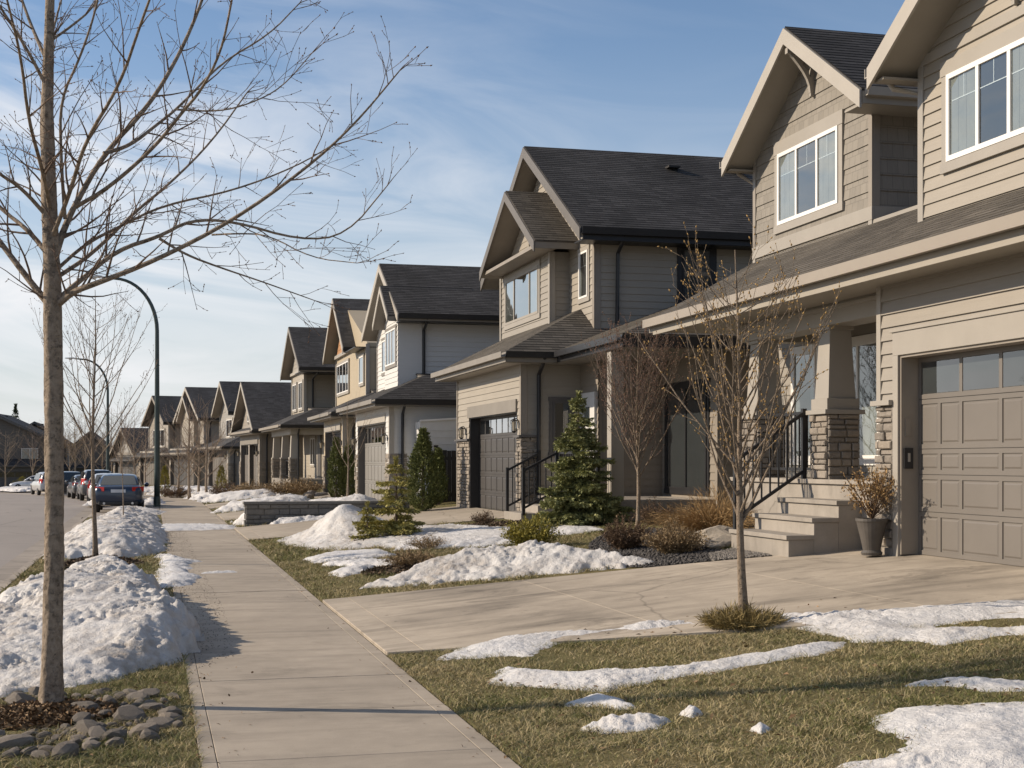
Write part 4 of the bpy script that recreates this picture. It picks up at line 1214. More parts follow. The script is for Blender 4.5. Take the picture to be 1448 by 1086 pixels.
        mb = MB(); mb.prism([(dG + .02, g0 + .1, ge - .1), (dG + .02, g1 - .1, ge - .1), (dG + .02, pk, peak - .25)], (depth, 0, 0)); H.part('gable_wall', mb, pal.get('upper', wall))
        gable_roof(H, dG - .45, dG + depth, g0 - .5, g1 + .5, pk, ge + .05, peak, roofm, brd, .18, lapped)
        rake(H, dG - .45, g0 - .5, g1 + .5, pk, ge + .05, peak, pal.get('rake', trim), .24)
    for w_ in wins:
        X, a0, a1, z0_, z1_, pn = w_
        window(H, front(X), a0, a1, z0_, z1_, pn, .1, pal.get('wtrim', trim), pal.get('wframe', M['white_vinyl']), curtain='sides')
    return H

P3 = dict(wall=M['siding_white'], trim=M['trim_light'], roof=M['roof_black'], board=M['fascia_brown'], door=M['door_light'], wtrim=M['fascia_brown'], rake=M['trim_light'])
row_house('white-sided house with dark grey window trim behind the low stone wall', (6.55, 39.9, 46.9), (7.7, 43.0, 49.6), 3.47, 6.2, 8.2, P3, gable=(42.3, 49.9, 46.0), inner=(42.7, 45.7, 0, 7.25, .75),
          wins=[(7.30, 43.25, 45.1, 4.75, 5.85, (1, .8, .8)), (7.7, 46.6, 48.4, 4.75, 5.85, (1, 1))], seed=3, lapped=True)
P4 = dict(wall=M['siding_tan'], trim=M['trim_beige'], roof=M['roof_black'], board=M['fascia_brown'], door=M['trim_dark'], gutter=M['black_metal'], rake=M['trim_light'])
row_house('tan house with a cedar-brown gable and black garage opening', (6.7, 51.2, 57.4), (7.9, 53.6, 62.9), 3.5, 6.3, 8.65, P4, gable=(56.6, 63.4, 60.0), panel=M['wood_gable'],
          wins=[(7.9, 58.6, 62.3, 4.65, 5.9, (.7, 1, 1, .8)), (7.9, 54.3, 55.4, 4.75, 5.8, (1,))], seed=4)
P5 = dict(wall=M['far_beige'], trim=M['trim_light'], roof=M['roof_black'], board=M['trim_taupe'], door=M['door_char'], rake=M['fascia_brown'], wtrim=M['trim_light'])
row_house('beige house with an open front porch on stone-footed columns', (6.2, 64.9, 72.6), (7.3, 68.4, 73.2), 3.4, 6.15, 8.4, P5, porch=True, gable=(66.4, 73.8, 70.4), panel=M['trim_beige'],
          wins=[(7.3, 68.9, 70.3, 4.3, 5.6, (1, 1)), (7.3, 71.2, 72.6, 4.3, 5.6, (1, 1))], seed=5)
P6 = dict(wall=M['far_taupe'], trim=M['fascia_brown'], roof=M['roof_far'], board=M['trim_taupe'], door=M['door_taupe'], rake=M['trim_light'])
row_house('low taupe house with one steep gable over two narrow garage doors', (6.0, 74.2, 82.3), (8, 75, 82), 3.35, 0, 6.1, P6, double=False, seed=6, depth=8,
          wins=[(6.0, 77.6, 78.8, 3.9, 4.9, (1, 1))])
P7 = dict(wall=M['far_grey'], trim=M['trim_light'], roof=M['roof_far'], board=M['trim_taupe'], door=M['door_taupe'], rake=M['trim_light'], upper=M['far_grey'])
row_house('grey house with a small pointed gable and pale garage, seventh along the row', (6.4, 87.3, 94.9), (7.2, 89.5, 94.9), 2.65, 4.85, 6.9, P7, gable=(89.0, 95.2, 92.1), wins=[(7.2, 90.3, 92.3, 3.3, 4.4, (1, 1))], seed=7, depth=10)
P8 = dict(wall=M['far_beige'], trim=M['trim_light'], roof=M['roof_far'], board=M['trim_taupe'], door=M['door_char'], rake=M['trim_light'])
row_house('beige house with a broad dark roof left of the small pointed gable', (6.4, 98.6, 107.4), (7.3, 99.5, 107.4), 2.35, 4.75, 7.1, P8, wins=[(7.3, 101, 105, 3.0, 4.4, (1, 1, 1))], inner=(101.0, 105.6, 0, 6.4, .7), seed=8, depth=10)
P9 = dict(wall=M['far_taupe'], trim=M['trim_light'], roof=M['roof_far'], board=M['trim_dark'], door=M['door_taupe'], rake=M['trim_taupe'])
row_house('taupe gabled house standing just behind the green lamp post', (6.4, 109.5, 116.6), (7.2, 110.0, 116.6), 2.2, 4.75, 6.9, P9, wins=[(7.2, 111.2, 115, 2.9, 4.2, (1, 1, 1))], seed=9, depth=10)
P10 = dict(wall=M['far_grey'], trim=M['trim_taupe'], roof=M['roof_far'], board=M['trim_dark'], door=M['trim_dark'])
row_house('low grey far house seen between the thin verge saplings', (7.2, 119.0, 127.5), (9, 120, 127), 1.9, 0, 4.6, P10, seed=10, depth=9)
M['far_dark'] = siding('far_siding_dark', (.115, .10, .085), .16)
P11 = dict(wall=M['far_blue'], trim=M['trim_dark'], roof=M['roof_far'], board=M['trim_dark'], door=M['trim_dark'], upper=M['far_dark'])
def far_house(label, u, Z, width, ge, ue, peak, z0, pal, turn, seed, wins=True):
    p = at(u, 653, Z); d, s = inv(p.x, p.y)
    w_ = [(d + 1.0, s + 1.0, s + 2.6, ge + .5, ge + 1.7, (1, 1)), (d + 1.0, s + width - 3.0, s + width - 1.4, ge + .5, ge + 1.7, (1, 1))] if wins else ()
    row_house(label, (d, s, s + width), (d + 1.0, s + .3, s + width - .3), ge, ue, peak, pal, seed=seed, depth=8, z0=z0, turn=turn, wins=w_)
far_house('dark far house at the left edge with a broad lighter roof facing the street', 66, 141, 10.5, 1.35, 4.1, 6.6, -1.7, P11, rad(62), 14)
far_house('dark far house just behind the big trunk beside the broad-roofed one', 97, 150, 7.0, 1.1, 3.7, 6.0, -1.7, dict(P11, wall=M['far_dark']), rad(66), 13)
far_house('farthest dark house seen left of the parked cars past the bend', 136, 176, 9.0, 1.1, 0, 5.2, -1.9, dict(P11, wall=M['far_dark']), rad(70), 12, False)
far_house('farthest dark house seen above the parked cars past the bend', 182, 168, 9.0, 1.1, 0, 5.3, -1.9, P11, rad(60), 15, False)

# ================================================================== yard structures
# low retaining wall of rough stone
rnd = random.Random(21)
W1 = House('retaining_wall', 'low grey stone retaining wall beside the second driveway', 2.3, 37.0, cat='wall')
mb = MB(); ledge(mb, side(37.0), 2.32, 6.6, -.1, .60, rnd, (.09, .17), (.2, .5), (.01, .05)); ledge(mb, front(2.32), 37.0, 37.32, -.1, .60, rnd, (.09, .17), (.15, .3), (.01, .04))
mb.box(2.33, 6.6, 37.01, 37.3, -.3, .6)
W1.part('stone_face', mb, M['stone_grey'])
mb = MB(); mb.box(2.26, 6.65, 36.93, 37.36, .60, .67); W1.part('coping', mb, M['stone_grey'], bevel=.012)
# boarded black fence between the houses
F1 = House('wooden_fence', 'black board fence between the second and third houses', 7.7, 38.6, cat='fence')
mb = MB()
x = 7.7
while x < 9.6:
    mb.box(x, x + .115, 38.62, 38.645, zt(8.4, 38) - .02, 2.02 + .012 * math.sin(x * 37)); x += .125
F1.part('board_panel', mb, M['fence_black'])
for x in (7.62, 9.62):
    mb = MB(); mb.box(x - .05, x + .05, 38.58, 38.68, .4, 2.12); mb.box(x - .065, x + .065, 38.565, 38.695, 2.12, 2.16); F1.part('post', mb, M['fence_black'])
mb = MB(); mb.box(7.67, 9.57, 38.645, 38.68, 1.75, 1.84); mb.box(7.67, 9.57, 38.645, 38.68, .75, .84); F1.part('rail', mb, M['fence_black'])
# white box trailer behind it
T1 = House('box_trailer', 'white ribbed box trailer parked behind the black fence', 7.5, 39.0, cat='trailer')
mb = MB(); x0, x1, y0, y1, z0, z1 = 7.25, 10.6, 39.05, 39.8, .9, 2.95
mb.hexa([(x0 + .1, y0, z0), (x1, y0, z0), (x1, y1, z0), (x0 + .1, y1, z0), (x0, y0, z1 - .12), (x1, y0, z1 + .1), (x1, y1, z1 + .1), (x0, y1, z1 - .12)])
z = 1.05
while z < 2.75: mb.box(x0 + .12, x1, y0 - .015, y0 + .004, z, z + .012); z += .19
T1.part('body', mb, M['trailer'], bevel=.02)
mb = MB(); mb.box(x0 - .02, x1, y0 - .03, y1, z0 - .08, z0); mb.bar((x0, y0 - .02, z1 - .1), (x1, y0 - .02, z1 + .12), .05, .05); T1.part('edge_trim', mb, M['white_vinyl'])
for cx in (8.6,):
    mb = MB(); c = Vector((cx, y0 + .0, .76)); prof = [(.01, -.1), (.3, -.1), (.33, -.06), (.33, .06), (.3, .1), (.01, .1)]
    mb.lathe((0, 0, 0), prof, 18); mb.v = [(c.x + a, c.y + cc, c.z + bb) for a, bb, cc in mb.v]; T1.part('wheel', mb, M['tyre'])

# ================================================================== street lamps
def street_lamp(d, s, label, z0):
    root = empty('street_lamp', W(d, s, z0), phi(s), label=label, cat='street lamp', group='curved street lamps')
    mb = MB(); mb.lathe((0, 0, 0), [(.17, 0), (.17, .03), (.135, .05), (.13, .35), (.105, .42), (.10, .45)], 14)
    mb.build('base_cover', M['lamp_green'], root, smooth=False)
    P = [(0, 0, .3 + 6.4 * i / 6) for i in range(7)]; R = [.118 - .040 * i / 6 for i in range(7)]
    for i in range(1, 13):
        a = i / 12 * math.pi / 2
        P.append((-1.55 * (1 - math.cos(a)), 0, 6.7 + 1.95 * math.sin(a))); R.append(.078 - .026 * i / 12)
    P.append((-2.0, 0, 8.68)); R.append(.04)
    mb = MB(); mb.tube(P, R, 12); mb.build('pole', M['lamp_green'], root, smooth=True)
    mb = MB(); n = 10; prev = None; base_ = len(mb.v)
    prof = [(-1.95, .045, .04), (-2.05, .10, .06), (-2.25, .15, .075), (-2.5, .14, .06), (-2.65, .05, .03)]
    for x, w, h in prof:
        for k in range(n):
            a = 2 * math.pi * k / n; mb.v.append((x, w * math.cos(a), 8.69 + h * math.sin(a) * (1 if math.sin(a) > 0 else .55)))
    for i in range(len(prof) - 1):
        for k in range(n):
            mb.f.append((i * n + k, i * n + (k + 1) % n, (i + 1) * n + (k + 1) % n, (i + 1) * n + k))
    mb.f.append(tuple(range(n))); mb.f.append(tuple(reversed(range((len(prof) - 1) * n, len(prof) * n))))
    hd = mb.build('lamp_head', M['lens'], root, smooth=True)
    mb = MB(); mb.lathe((-2.32, 0, 8.63), [(.11, 0.03), (.1, -.01), (.05, -.04)], 12); mb.build('lens', M['lens'], hd, smooth=True)
    return root
street_lamp(.16, 55.6, 'dark green curved street lamp at the pavement edge beside the blue car', -.01)
street_lamp(.16, 95.0, 'farther thin curved street lamp behind the verge sapling', base(95))

# ================================================================== cars
def loft(secs):
    """secs: list of rings (same length); closed skin"""
    mb = MB(); n = len(secs[0])
    for r in secs: mb.v.extend(tuple(p) for p in r)
    for i in range(len(secs) - 1):
        for k in range(n):
            mb.f.append((i * n + k, i * n + (k + 1) % n, (i + 1) * n + (k + 1) % n, (i + 1) * n + k))
    mb.f.append(tuple(reversed(range(n)))); mb.f.append(tuple(range((len(secs) - 1) * n, len(secs) * n)))
    return mb
def car(label, d, s, z, kind, col, rz=0.0, group='cars parked along the street'):
    """nose along +y; seen mostly from behind"""
    root = empty('parked_car', W(d, s, z), phi(s) + rz, label=label, cat='car', group=group)
    suv = kind == 'suv'
    Lh = 2.32; w = .91 if not suv else .94
    belt = .93 if not suv else 1.08; top = 1.44 if not suv else 1.70; deck = 1.02 if not suv else 1.12
    pm = paint('car_paint_' + label.split()[0] + str(int(s)), col)
    def ring(y, hw, zb, zt_, tuck=.1):
        return [(-hw + tuck, y, zb), (hw - tuck, y, zb), (hw - .02, y, zb + .13), (hw, y, (zb + zt_) / 2 + .04), (hw - .05, y, zt_ - .05), (hw - .16, y, zt_), (-hw + .16, y, zt_), (-hw + .05, y, zt_ - .05), (-hw, y, (zb + zt_) / 2 + .04), (-hw + .02, y, zb + .13)]
    body = loft([ring(-Lh, w - .16, .36, deck - .16), ring(-Lh + .06, w - .06, .30, deck - .03), ring(-Lh + .35, w - .01, .25, deck + .01), ring(-Lh + .8, w, .22, deck), ring(-.4, w, .20, belt), ring(.8, w, .20, belt - .01), ring(1.5, w - .01, .22, belt - .06), ring(2.1, w - .06, .27, belt - .20), ring(Lh, w - .22, .36, belt - .34)])
    bo = body.build('body', pm, root, smooth=True, subd=1)
    def cring(y, hb, ht, zb, zt_):
        return [(-hb, y, zb), (hb, y, zb), (hb * .55 + ht * .45, y, zb + (zt_ - zb) * .5), (ht, y, zt_ - .05), (ht - .14, y, zt_), (-ht + .14, y, zt_), (-ht, y, zt_ - .05), (-hb * .55 - ht * .45, y, zb + (zt_ - zb) * .5)]
    yb0, yb1, yf1, yf0 = (-1.75, -1.05, .35, 1.1) if not suv else (-2.22, -1.95, .3, 1.0)
    cab = loft([cring(yb0, w - .16, w - .24, belt - .06, belt + .02), cring((yb0 + yb1) / 2, w - .12, w - .25, belt - .06, (belt + top) / 2 + .04), cring(yb1, w - .1, w - .27, belt - .06, top - .03), cring(-.3, w - .09, w - .27, belt - .06, top), cring(yf1, w - .09, w - .27, belt - .06, top - .03), cring((yf1 + yf0) / 2, w - .1, w - .25, belt - .06, (belt + top) / 2), cring(yf0, w - .14, w - .22, belt - .08, belt)])
    cab.build('cabin', pm, root, smooth=True, subd=1)
    # glazing, standing just proud of the cabin skin
    def glazing(name, P, push):
        m = MB(); P = [Vector(p) for p in P]; m.prism([p for p in P], Vector(push)); return m.build(name, M['car_glass'], root)
    k = .20
    glazing('rear_window', [(-w + .26, yb0 + .10, belt + .075), (w - .26, yb0 + .10, belt + .075), (w - .37, yb1 - .04, top - .10), (-w + .37, yb1 - .04, top - .10)], (0, -.07, .02))
    for sx in (-1, 1):
        glazing('side_window', [(sx * (w - .10), yb0 + .45, belt + .04), (sx * (w - .10), yf0 - .35, belt + .04), (sx * (w - .225), yf1 - .05, top - .13), (sx * (w - .225), yb1 + .1, top - .13)], (sx * .028, 0, .004))
    glazing('windscreen', [(-w + .24, yf0 - .10, belt + .07), (w - .24, yf0 - .10, belt + .07), (w - .35, yf1 + .05, top - .10), (-w + .35, yf1 + .05, top - .10)], (0, .07, .02))
    for sx in (-1, 1):
        m = MB(); zz = deck - .16
        if suv: m.hexa([(sx * (w - .20), -Lh - .02, zz - .1), (sx * (w - .02), -Lh + .28, zz - .1), (sx * (w - .1), -Lh + .4, zz - .1), (sx * (w - .3), -Lh + .1, zz - .1), (sx * (w - .22), -Lh - .01, zz + .25), (sx * (w - .04), -Lh + .28, zz + .25), (sx * (w - .12), -Lh + .4, zz + .25), (sx * (w - .32), -Lh + .1, zz + .25)])
        else: m.hexa([(sx * (w - .42), -Lh - .05, zz - .06), (sx * (w + .002), -Lh + .22, zz - .08), (sx * (w - .1), -Lh + .4, zz - .08), (sx * (w - .42), -Lh + .2, zz - .06), (sx * (w - .42), -Lh - .035, zz + .09), (sx * (w + .002), -Lh + .22, zz + .11), (sx * (w - .1), -Lh + .4, zz + .1), (sx * (w - .42), -Lh + .2, zz + .09)])
        m.build('tail_light', M['tail_red'], root, bevel=.015)
        m = MB(); m.hexa([(sx * (w - .42), Lh - .10, belt - .42), (sx * (w - .04), Lh - .36, belt - .40), (sx * (w - .1), Lh - .5, belt - .40), (sx * (w - .42), Lh - .3, belt - .42), (sx * (w - .42), Lh - .14, belt - .29), (sx * (w - .04), Lh - .36, belt - .27), (sx * (w - .1), Lh - .5, belt - .27), (sx * (w - .42), Lh - .3, belt - .29)])
        m.build('headlight', M['headlamp'], root, bevel=.015)
        m = MB(); m.lathe((0, 0, 0), [(.02, -.07), (.07, -.05), (.09, .02), (.05, .09)], 10); m.v = [(sx * (w + .08) + a * 1.1, .72 + c_, belt + .06 + b_) for a, b_, c_ in m.v]; m.build('mirror', pm, root, smooth=True)
    m = MB(); m.box(-.26, .26, -Lh - .055, -Lh + .02, deck - .27, deck - .155); m.build('number_plate', M['plate'], root)
    m = MB(); m.box(-w + .22, w - .22, -Lh - .03, -Lh + .1, .30, .43); m.build('rear_bumper', M['plastic'], root, bevel=.03)
    if not suv:
        for q in (-.5, .5):
            m = MB(); m.tube([(q, -Lh - .05, .36), (q, -Lh + .2, .36)], .045, 10); m.build('exhaust', M['rim'], root)
    for sx in (-1, 1):
        for y in (-1.38, 1.42):
            m = MB(); r = .33 if not suv else .37
            prof = [(.18, -.11), (r - .03, -.11), (r, -.07), (r, .07), (r - .03, .11), (.18, .11)]
            m.lathe((sx * (w - .13), y, r), prof, 24, 'x'); wo = m.build('wheel', M['tyre'], root, smooth=False)
            m = MB(); xo = sx * (w - .025)
            for q in range(5):
                a = q * 2 * math.pi / 5; m.bar((xo, y, r), (xo, y + math.cos(a) * .2, r + math.sin(a) * .2), .05, .03, (1, 0, 0))
            m.lathe((xo - sx * .04, y, r), [(.21, -.03), (.22, .0), (.21, .03)], 20, 'x')
            m.build('rim', M['rim'], wo)
    return root
car('dark blue sedan parked at the kerb with red tail lights', -1.22, 55.9, -.175, 'sedan', (.006, .021, .052))
car('silver-white car parked just ahead of the dark blue sedan', -1.75, 65.5, base(65) - .17, 'sedan', (.48, .49, .50))
car('dark red car ahead of the silver-white one', -1.75, 73.0, base(73) - .17, 'sedan', (.22, .03, .03))
car('grey car ahead of the dark red one', -1.85, 81.5, base(81) - .17, 'suv', (.10, .10, .105))
car('dark grey car between the grey one and the black one', -1.8, 90.0, base(90) - .17, 'sedan', (.06, .06, .065))
car('white car far along the kerb just before the bend', -1.7, 110.0, base(110) - .17, 'suv', (.5, .5, .51))
car('black car farthest along the kerb beside the big trunk', -1.6, 101.0, base(101) - .17, 'suv', (.02, .021, .024))
car('pale car parked across the bend in front of the dark far houses', *inv(*at(52, 653, 128).xy), base(131) - .15, 'sedan', (.5, .51, .53), rad(62))
car('silver car on the far left side of the road', -10.0, 96.0, base(96) - .16, 'sedan', (.36, .37, .39), rad(178))

# ================================================================== bare trees
RK = 1.0        # twig stoutness
def rvec(r): return Vector((r.gauss(0, 1), r.gauss(0, 1), r.gauss(0, 1))).normalized()
def grow(mb, bud, r, p, d, L, rad0, level, up=.25, wob=.16, sides=5, dens=1.0, tips=None, budr=.006, minr=.0017):
    minr = minr * RK
    n = max(3, int(L / .10)); n = min(n, 9)
    pts = [p.copy()]; rs = [rad0]; dd = d.normalized()
    for i in range(n):
        dd = (dd + rvec(r) * wob + Vector((0, 0, up * .22))).normalized()
        pts.append(pts[-1] + dd * (L / n)); rs.append(max(minr, rad0 * (1 - .8 * (i + 1) / n)))
    mb.tube(pts, rs, sides if level < 2 else (4 if level < 3 else 3), cap=False)
    if bud is not None and level >= 1:
        for q in ([pts[-1]] + ([pts[len(pts) // 2]] if level >= 2 else pts[2:-1:2])):
            o = len(bud.v); t = rvec(r); a = budr * r.uniform(.7, 1.3)
            ax = (dd + rvec(r) * .4).normalized(); x = ax.orthogonal().normalized(); y = ax.cross(x)
            bud.v.extend(tuple(q + w_) for w_ in (ax * a * 2.4, x * a, y * a, -x * a, -y * a, -ax * a))
            bud.f.extend((o + i_, o + j_, o + k_) for i_, j_, k_ in ((0, 1, 2), (0, 2, 3), (0, 3, 4), (0, 4, 1), (5, 2, 1), (5, 3, 2), (5, 4, 3), (5, 1, 4)))
    return pts, rs
def twiggy(mb, bud, r, pts, rs, level, maxl, dens, Lk, up=.25, spread=.8, budr=.006, start=.15, alen=None):
    """side shoots along a limb, shoots on the shoots"""
    tot = sum((pts[i + 1] - pts[i]).length for i in range(len(pts) - 1))
    n = max(1, int(tot * dens))
    for k in range(n):
        f = start + (1 - start) * (k + r.random()) / n
        x = f * (len(pts) - 1); i = min(int(x), len(pts) - 2); p = pts[i].lerp(pts[i + 1], x - i)
        t = (pts[i + 1] - pts[i]).normalized()
        sd = rvec(r); sd = (sd - t * sd.dot(t)).normalized()
        d = (t * 1.0 + sd * spread * r.uniform(.6, 1.3) + Vector((0, 0, up)) * r.uniform(.3, 1)).normalized()
        L = Lk * tot * (1 - .65 * f) * r.uniform(.5, 1.15) if alen is None else alen * r.uniform(.45, 1.2) * (1.1 - .5 * f)
        L = max(.06, L)
        rr = min(rs[i] * .55, (.0045 + L * .008) * RK)
        cp, cr = grow(mb, bud, r, p, d, L, rr, level, up, .14, budr=budr)
        if level < maxl and L > .12:
            twiggy(mb, bud, r, cp, cr, level + 1, maxl, dens * 1.15, Lk * .9, up, spread, budr, .1, None if alen is None else alen * .5)

def crown_with_buds(cr, bd, m1, m2, parent, off=None):
    nf = len(cr.f)
    if bd is not None: cr.add(bd.v, bd.f)
    o = cr.build('crown', m1, parent, off=off, smooth=True)
    if bd is not None:
        o.data.materials.append(m2)
        mi = np.zeros(len(o.data.polygons), np.int32); mi[nf:] = 1; o.data.polygons.foreach_set('material_index', mi)
    return o
# --- the big verge tree on the left
r = random.Random(5)
BT = empty('bare_tree', (-.69, 10.39, -.03), label='large leafless tree with rough trunk rising from the rock ring', cat='tree')
tr = MB(); cr = MB(); bd = MB()
ZT = 9.9
def smooth(P, k=2):
    for _ in range(k):
        Q = [P[0]]
        for a, b_ in zip(P[:-1], P[1:]): Q += [a.lerp(b_, .25), a.lerp(b_, .75)]
        P = Q + [P[-1]]
    return P
def limb(pix, z1, r0, r1, mb, sides=8, k=2, wob=0.0):
    n = len(pix)
    P = smooth([at(u, v, ZT + z1 * (i / (n - 1)) ** 1.1) for i, (u, v) in enumerate(pix)], k)
    if wob: P = [P[0]] + [p + rvec(r) * wob for p in P[1:]]
    R = [r0 + (r1 - r0) * (i / (len(P) - 1)) ** .8 for i in range(len(P))]
    mb.tube(P, R, sides, cap=True); return P, R
T_pix = [(72, 1012), (73, 960), (76, 840), (77, 700), (76, 560), (75, 430), (71, 330), (68, 230), (67, 130), (70, 40), (72, -60), (69, -170), (72, -300)]
TP = [at(u, v, ZT) for u, v in T_pix]; TP = smooth(TP, 4)
TR = []
for p in TP:
    h = p.z
    TR.append(.067 + .022 * math.exp(-h / .22) - max(0, h - .5) * .0017 if h < 2.75 else max(.009, .062 - (h - 2.75) * .0145))
n = 28; base_i = len(tr.v)
for i, p in enumerate(TP):
    for k in range(n):
        a = 2 * math.pi * k / n
        ca, sa = math.cos(a), math.sin(a)
        rr = TR[i] * (1 + .16 * (fbm(ca * 2.2 + 7, p.z * 5 + sa * 2.2, 3) - .5) + .20 * (fbm(ca * 6 + 9, p.z * 14 + sa * 6, 4, 3) - .5) + (.10 * math.exp(-p.z / .15) * math.sin(a * 5)))
        tr.v.append((p.x + rr * math.cos(a), p.y + rr * math.sin(a), p.z))
for i in range(len(TP) - 1):
    for k in range(n):
        tr.f.append((base_i + i * n + k, base_i + i * n + (k + 1) % n, base_i + (i + 1) * n + (k + 1) % n, base_i + (i + 1) * n + k))
LIMBS = [
    ([(80, 432), (104, 412), (133, 402), (221, 368), (328, 313), (431, 240), (500, 178), (565, 100)], -.7, .030, .004),
    ([(79, 428), (95, 412), (112, 398), (166, 353), (225, 335), (268, 311), (328, 312), (424, 340), (490, 333), (548, 262)], .9, .027, .004),
    ([(225, 337), (262, 360), (310, 378), (370, 398), (445, 425)], .3, .012, .003),
    ([(78, 362), (88, 330), (103, 295), (147, 217), (210, 151), (254, 77), (287, 0), (312, -90)], .6, .030, .008),
    ([(108, 292), (155, 265), (221, 206), (258, 158), (284, 129), (313, 74), (328, 0), (340, -70)], -.9, .018, .005),
    ([(147, 217), (184, 206), (221, 177), (254, 151), (313, 88), (380, 50), (424, 4)], 1.2, .017, .004),
    ([(250, 155), (309, 158), (353, 147), (398, 125), (442, 74)], -.3, .008, .003),
    ([(300, 332), (340, 330), (380, 332), (440, 365), (505, 372)], -.6, .008, .0025),
    ([(92, 310), (86, 221), (85, 140), (114, 81), (140, 0), (150, -80)], -.5, .014, .005),
    ([(72, 365), (40, 325), (0, 295), (-60, 230), (-120, 150)], .5, .022, .008),
    ([(70, 310), (30, 265), (0, 247), (-60, 200), (-110, 110)], -.6, .017, .007),
    ([(72, 434), (44, 400), (0, 342), (-70, 250), (-130, 140)], .2, .030, .010),
    ([(68, 90), (50, 50), (38, 20), (10, -60), (0, -140)], .4, .016, .006),
    ([(67, 125), (44, 80), (20, 40), (0, 10), (-40, -60)], -.5, .015, .006),
    ([(68, 60), (100, 38), (134, 10), (170, -60)], .5, .012, .005),
    ([(73, 300), (60, 230), (58, 150), (70, 60), (95, -30)], 1.4, .018, .006),
    ([(72, 340), (100, 270), (120, 200), (170, 120), (200, 30), (230, -50)], -1.7, .020, .006),
    ([(72, 300), (60, 240), (40, 170), (30, 80), (10, 0)], -1.6, .018, .006),
    ([(76, 395), (130, 360), (190, 300), (240, 260), (300, 200), (350, 130)], 1.9, .019, .005),
    ([(76, 385), (120, 345), (170, 320), (230, 290), (330, 270), (420, 235), (470, 205)], 1.5, .016, .004),
    ([(68, 20), (90, -60), (110, -140), (120, -220)], .2, .014, .006),
    ([(70, -10), (50, -90), (30, -170)], -.3, .012, .005),
]
for li, (pix, z1, r0, r1) in enumerate(LIMBS):
    P, R = limb(pix, z1, r0 * .97, r1, tr, 8, 2)
    twiggy(cr, bd, r, P, R, 1, 3, 6.2, .30, .13, 1.0, .0045, .10, alen=.58)
    # forking end shoots
    for q in range(2):
        g, gr_ = grow(cr, bd, r, P[-1], (P[-1] - P[-2]).normalized() + rvec(r) * .5, r.uniform(.12, .26), r1, 1, .2)
        twiggy(cr, bd, r, g, gr_, 2, 3, 6, .3, .15, .8, .0048, .1, alen=.22)
tr.build('trunk', M['bark_main'], BT, off=(-.69, 10.39, -.03), smooth=True)
crown_with_buds(cr, bd, M['bark_twig'], M['bud_dark'], BT, (-.69, 10.39, -.03))

def upright_tree(name, label, d, s, height, clear, spread, nb, seed, r0, tm, cm, bm=None, budr=.008, dens=5.0, lev=3, lean=0.0, alen=.4, group=None, stake=False, up=.45, cat='tree'):
    r = random.Random(seed); o = W(d, s, zt(d, s) - .03)
    root = empty(name, o, 0, label=label, cat=cat, group=group)
    tr, cr, bd = MB(), MB(), MB()
    P = []
    N = 14
    for i in range(N + 1):
        f = i / N
        P.append(Vector((lean * f * height + .02 * math.sin(f * 7 + seed) * height * .25, .015 * math.cos(f * 5 + seed) * height * .3, f * height)))
    P = [p - Vector((P[0].x, P[0].y, 0)) for p in P]
    R = [r0 * (1 - .9 * (i / N) ** .9) + .5 * r0 * math.exp(-i * 1.6) for i in range(N + 1)]
    tr.tube(P, R, 9)
    for k in range(nb):
        f = clear + (0.92 - clear) * (k + r.random() * .8) / nb
        x = f * N; i = min(int(x), N - 1); p = P[i].lerp(P[i + 1], x - i)
        a = k * 2.4 + r.uniform(-.5, .5)
        rise = height * (1 - f)
        L = min(height * .62, (rise * .75 + spread * .6) * r.uniform(.75, 1.1))
        outw = spread * r.uniform(.6, 1.15) * (1.15 - .6 * (f - clear) / (1 - clear))
        dr = Vector((math.cos(a) * outw * 1.25, math.sin(a) * outw * 1.25, max(.25, rise * .42)))
        gp_, gr_ = grow(tr if k < nb * .5 else cr, None, r, p, dr, L, R[i] * .45, 0, up, .09, 5)
        twiggy(cr, bd, r, gp_, gr_, 2, lev, dens, .3, up, .7, budr, .12, alen=alen)
    to = tr.build('trunk', tm, root, smooth=True)
    crown_with_buds(cr, bd if bm else None, cm, bm, root)
    return root
upright_tree('young_tree', 'young budding tree with golden catkins on the near right lawn', 4.96, 11.36, 3.28, .27, .52, 40, 3, .042, M['bark_tan'], M['bark_tan'], M['bud'], .0075, 5.2, 3, -.022, .33, up=.28)
upright_tree('young_tree', 'slim bare sapling beside the snow on the left verge', -.93, 24.7, 4.65, .36, .75, 30, 8, .045, M['bark_tan'], M['bark_tan'], M['bud_dark'], .007, 4.6, 3, 0, .42, up=.34)
upright_tree('young_tree', 'reddish brown columnar tree before the shaded porch of the second house', *gp(902, 752), 3.35, .27, .52, 60, 13, .04, M['bark_tan'], M['bark_red'], M['bud_dark'], .008, 7, 3, 0, .42, up=.34)
upright_tree('young_tree', 'thin bare tree in front of the white house', 5.2, 38.9, 3.1, .36, .55, 14, 17, .035, M['bark_tan'], M['bark_tan'], None, .008, 4.5, 2, 0, .5)
upright_tree('young_tree', 'thin whip planted in the second snow heap on the verge', -.75, 38.0, 2.6, .5, .3, 7, 19, .02, M['bark_tan'], M['bark_tan'], None, .008, 4, 2, 0, .4)
GT = 'bare trees along the far yards'
RK = 3.4
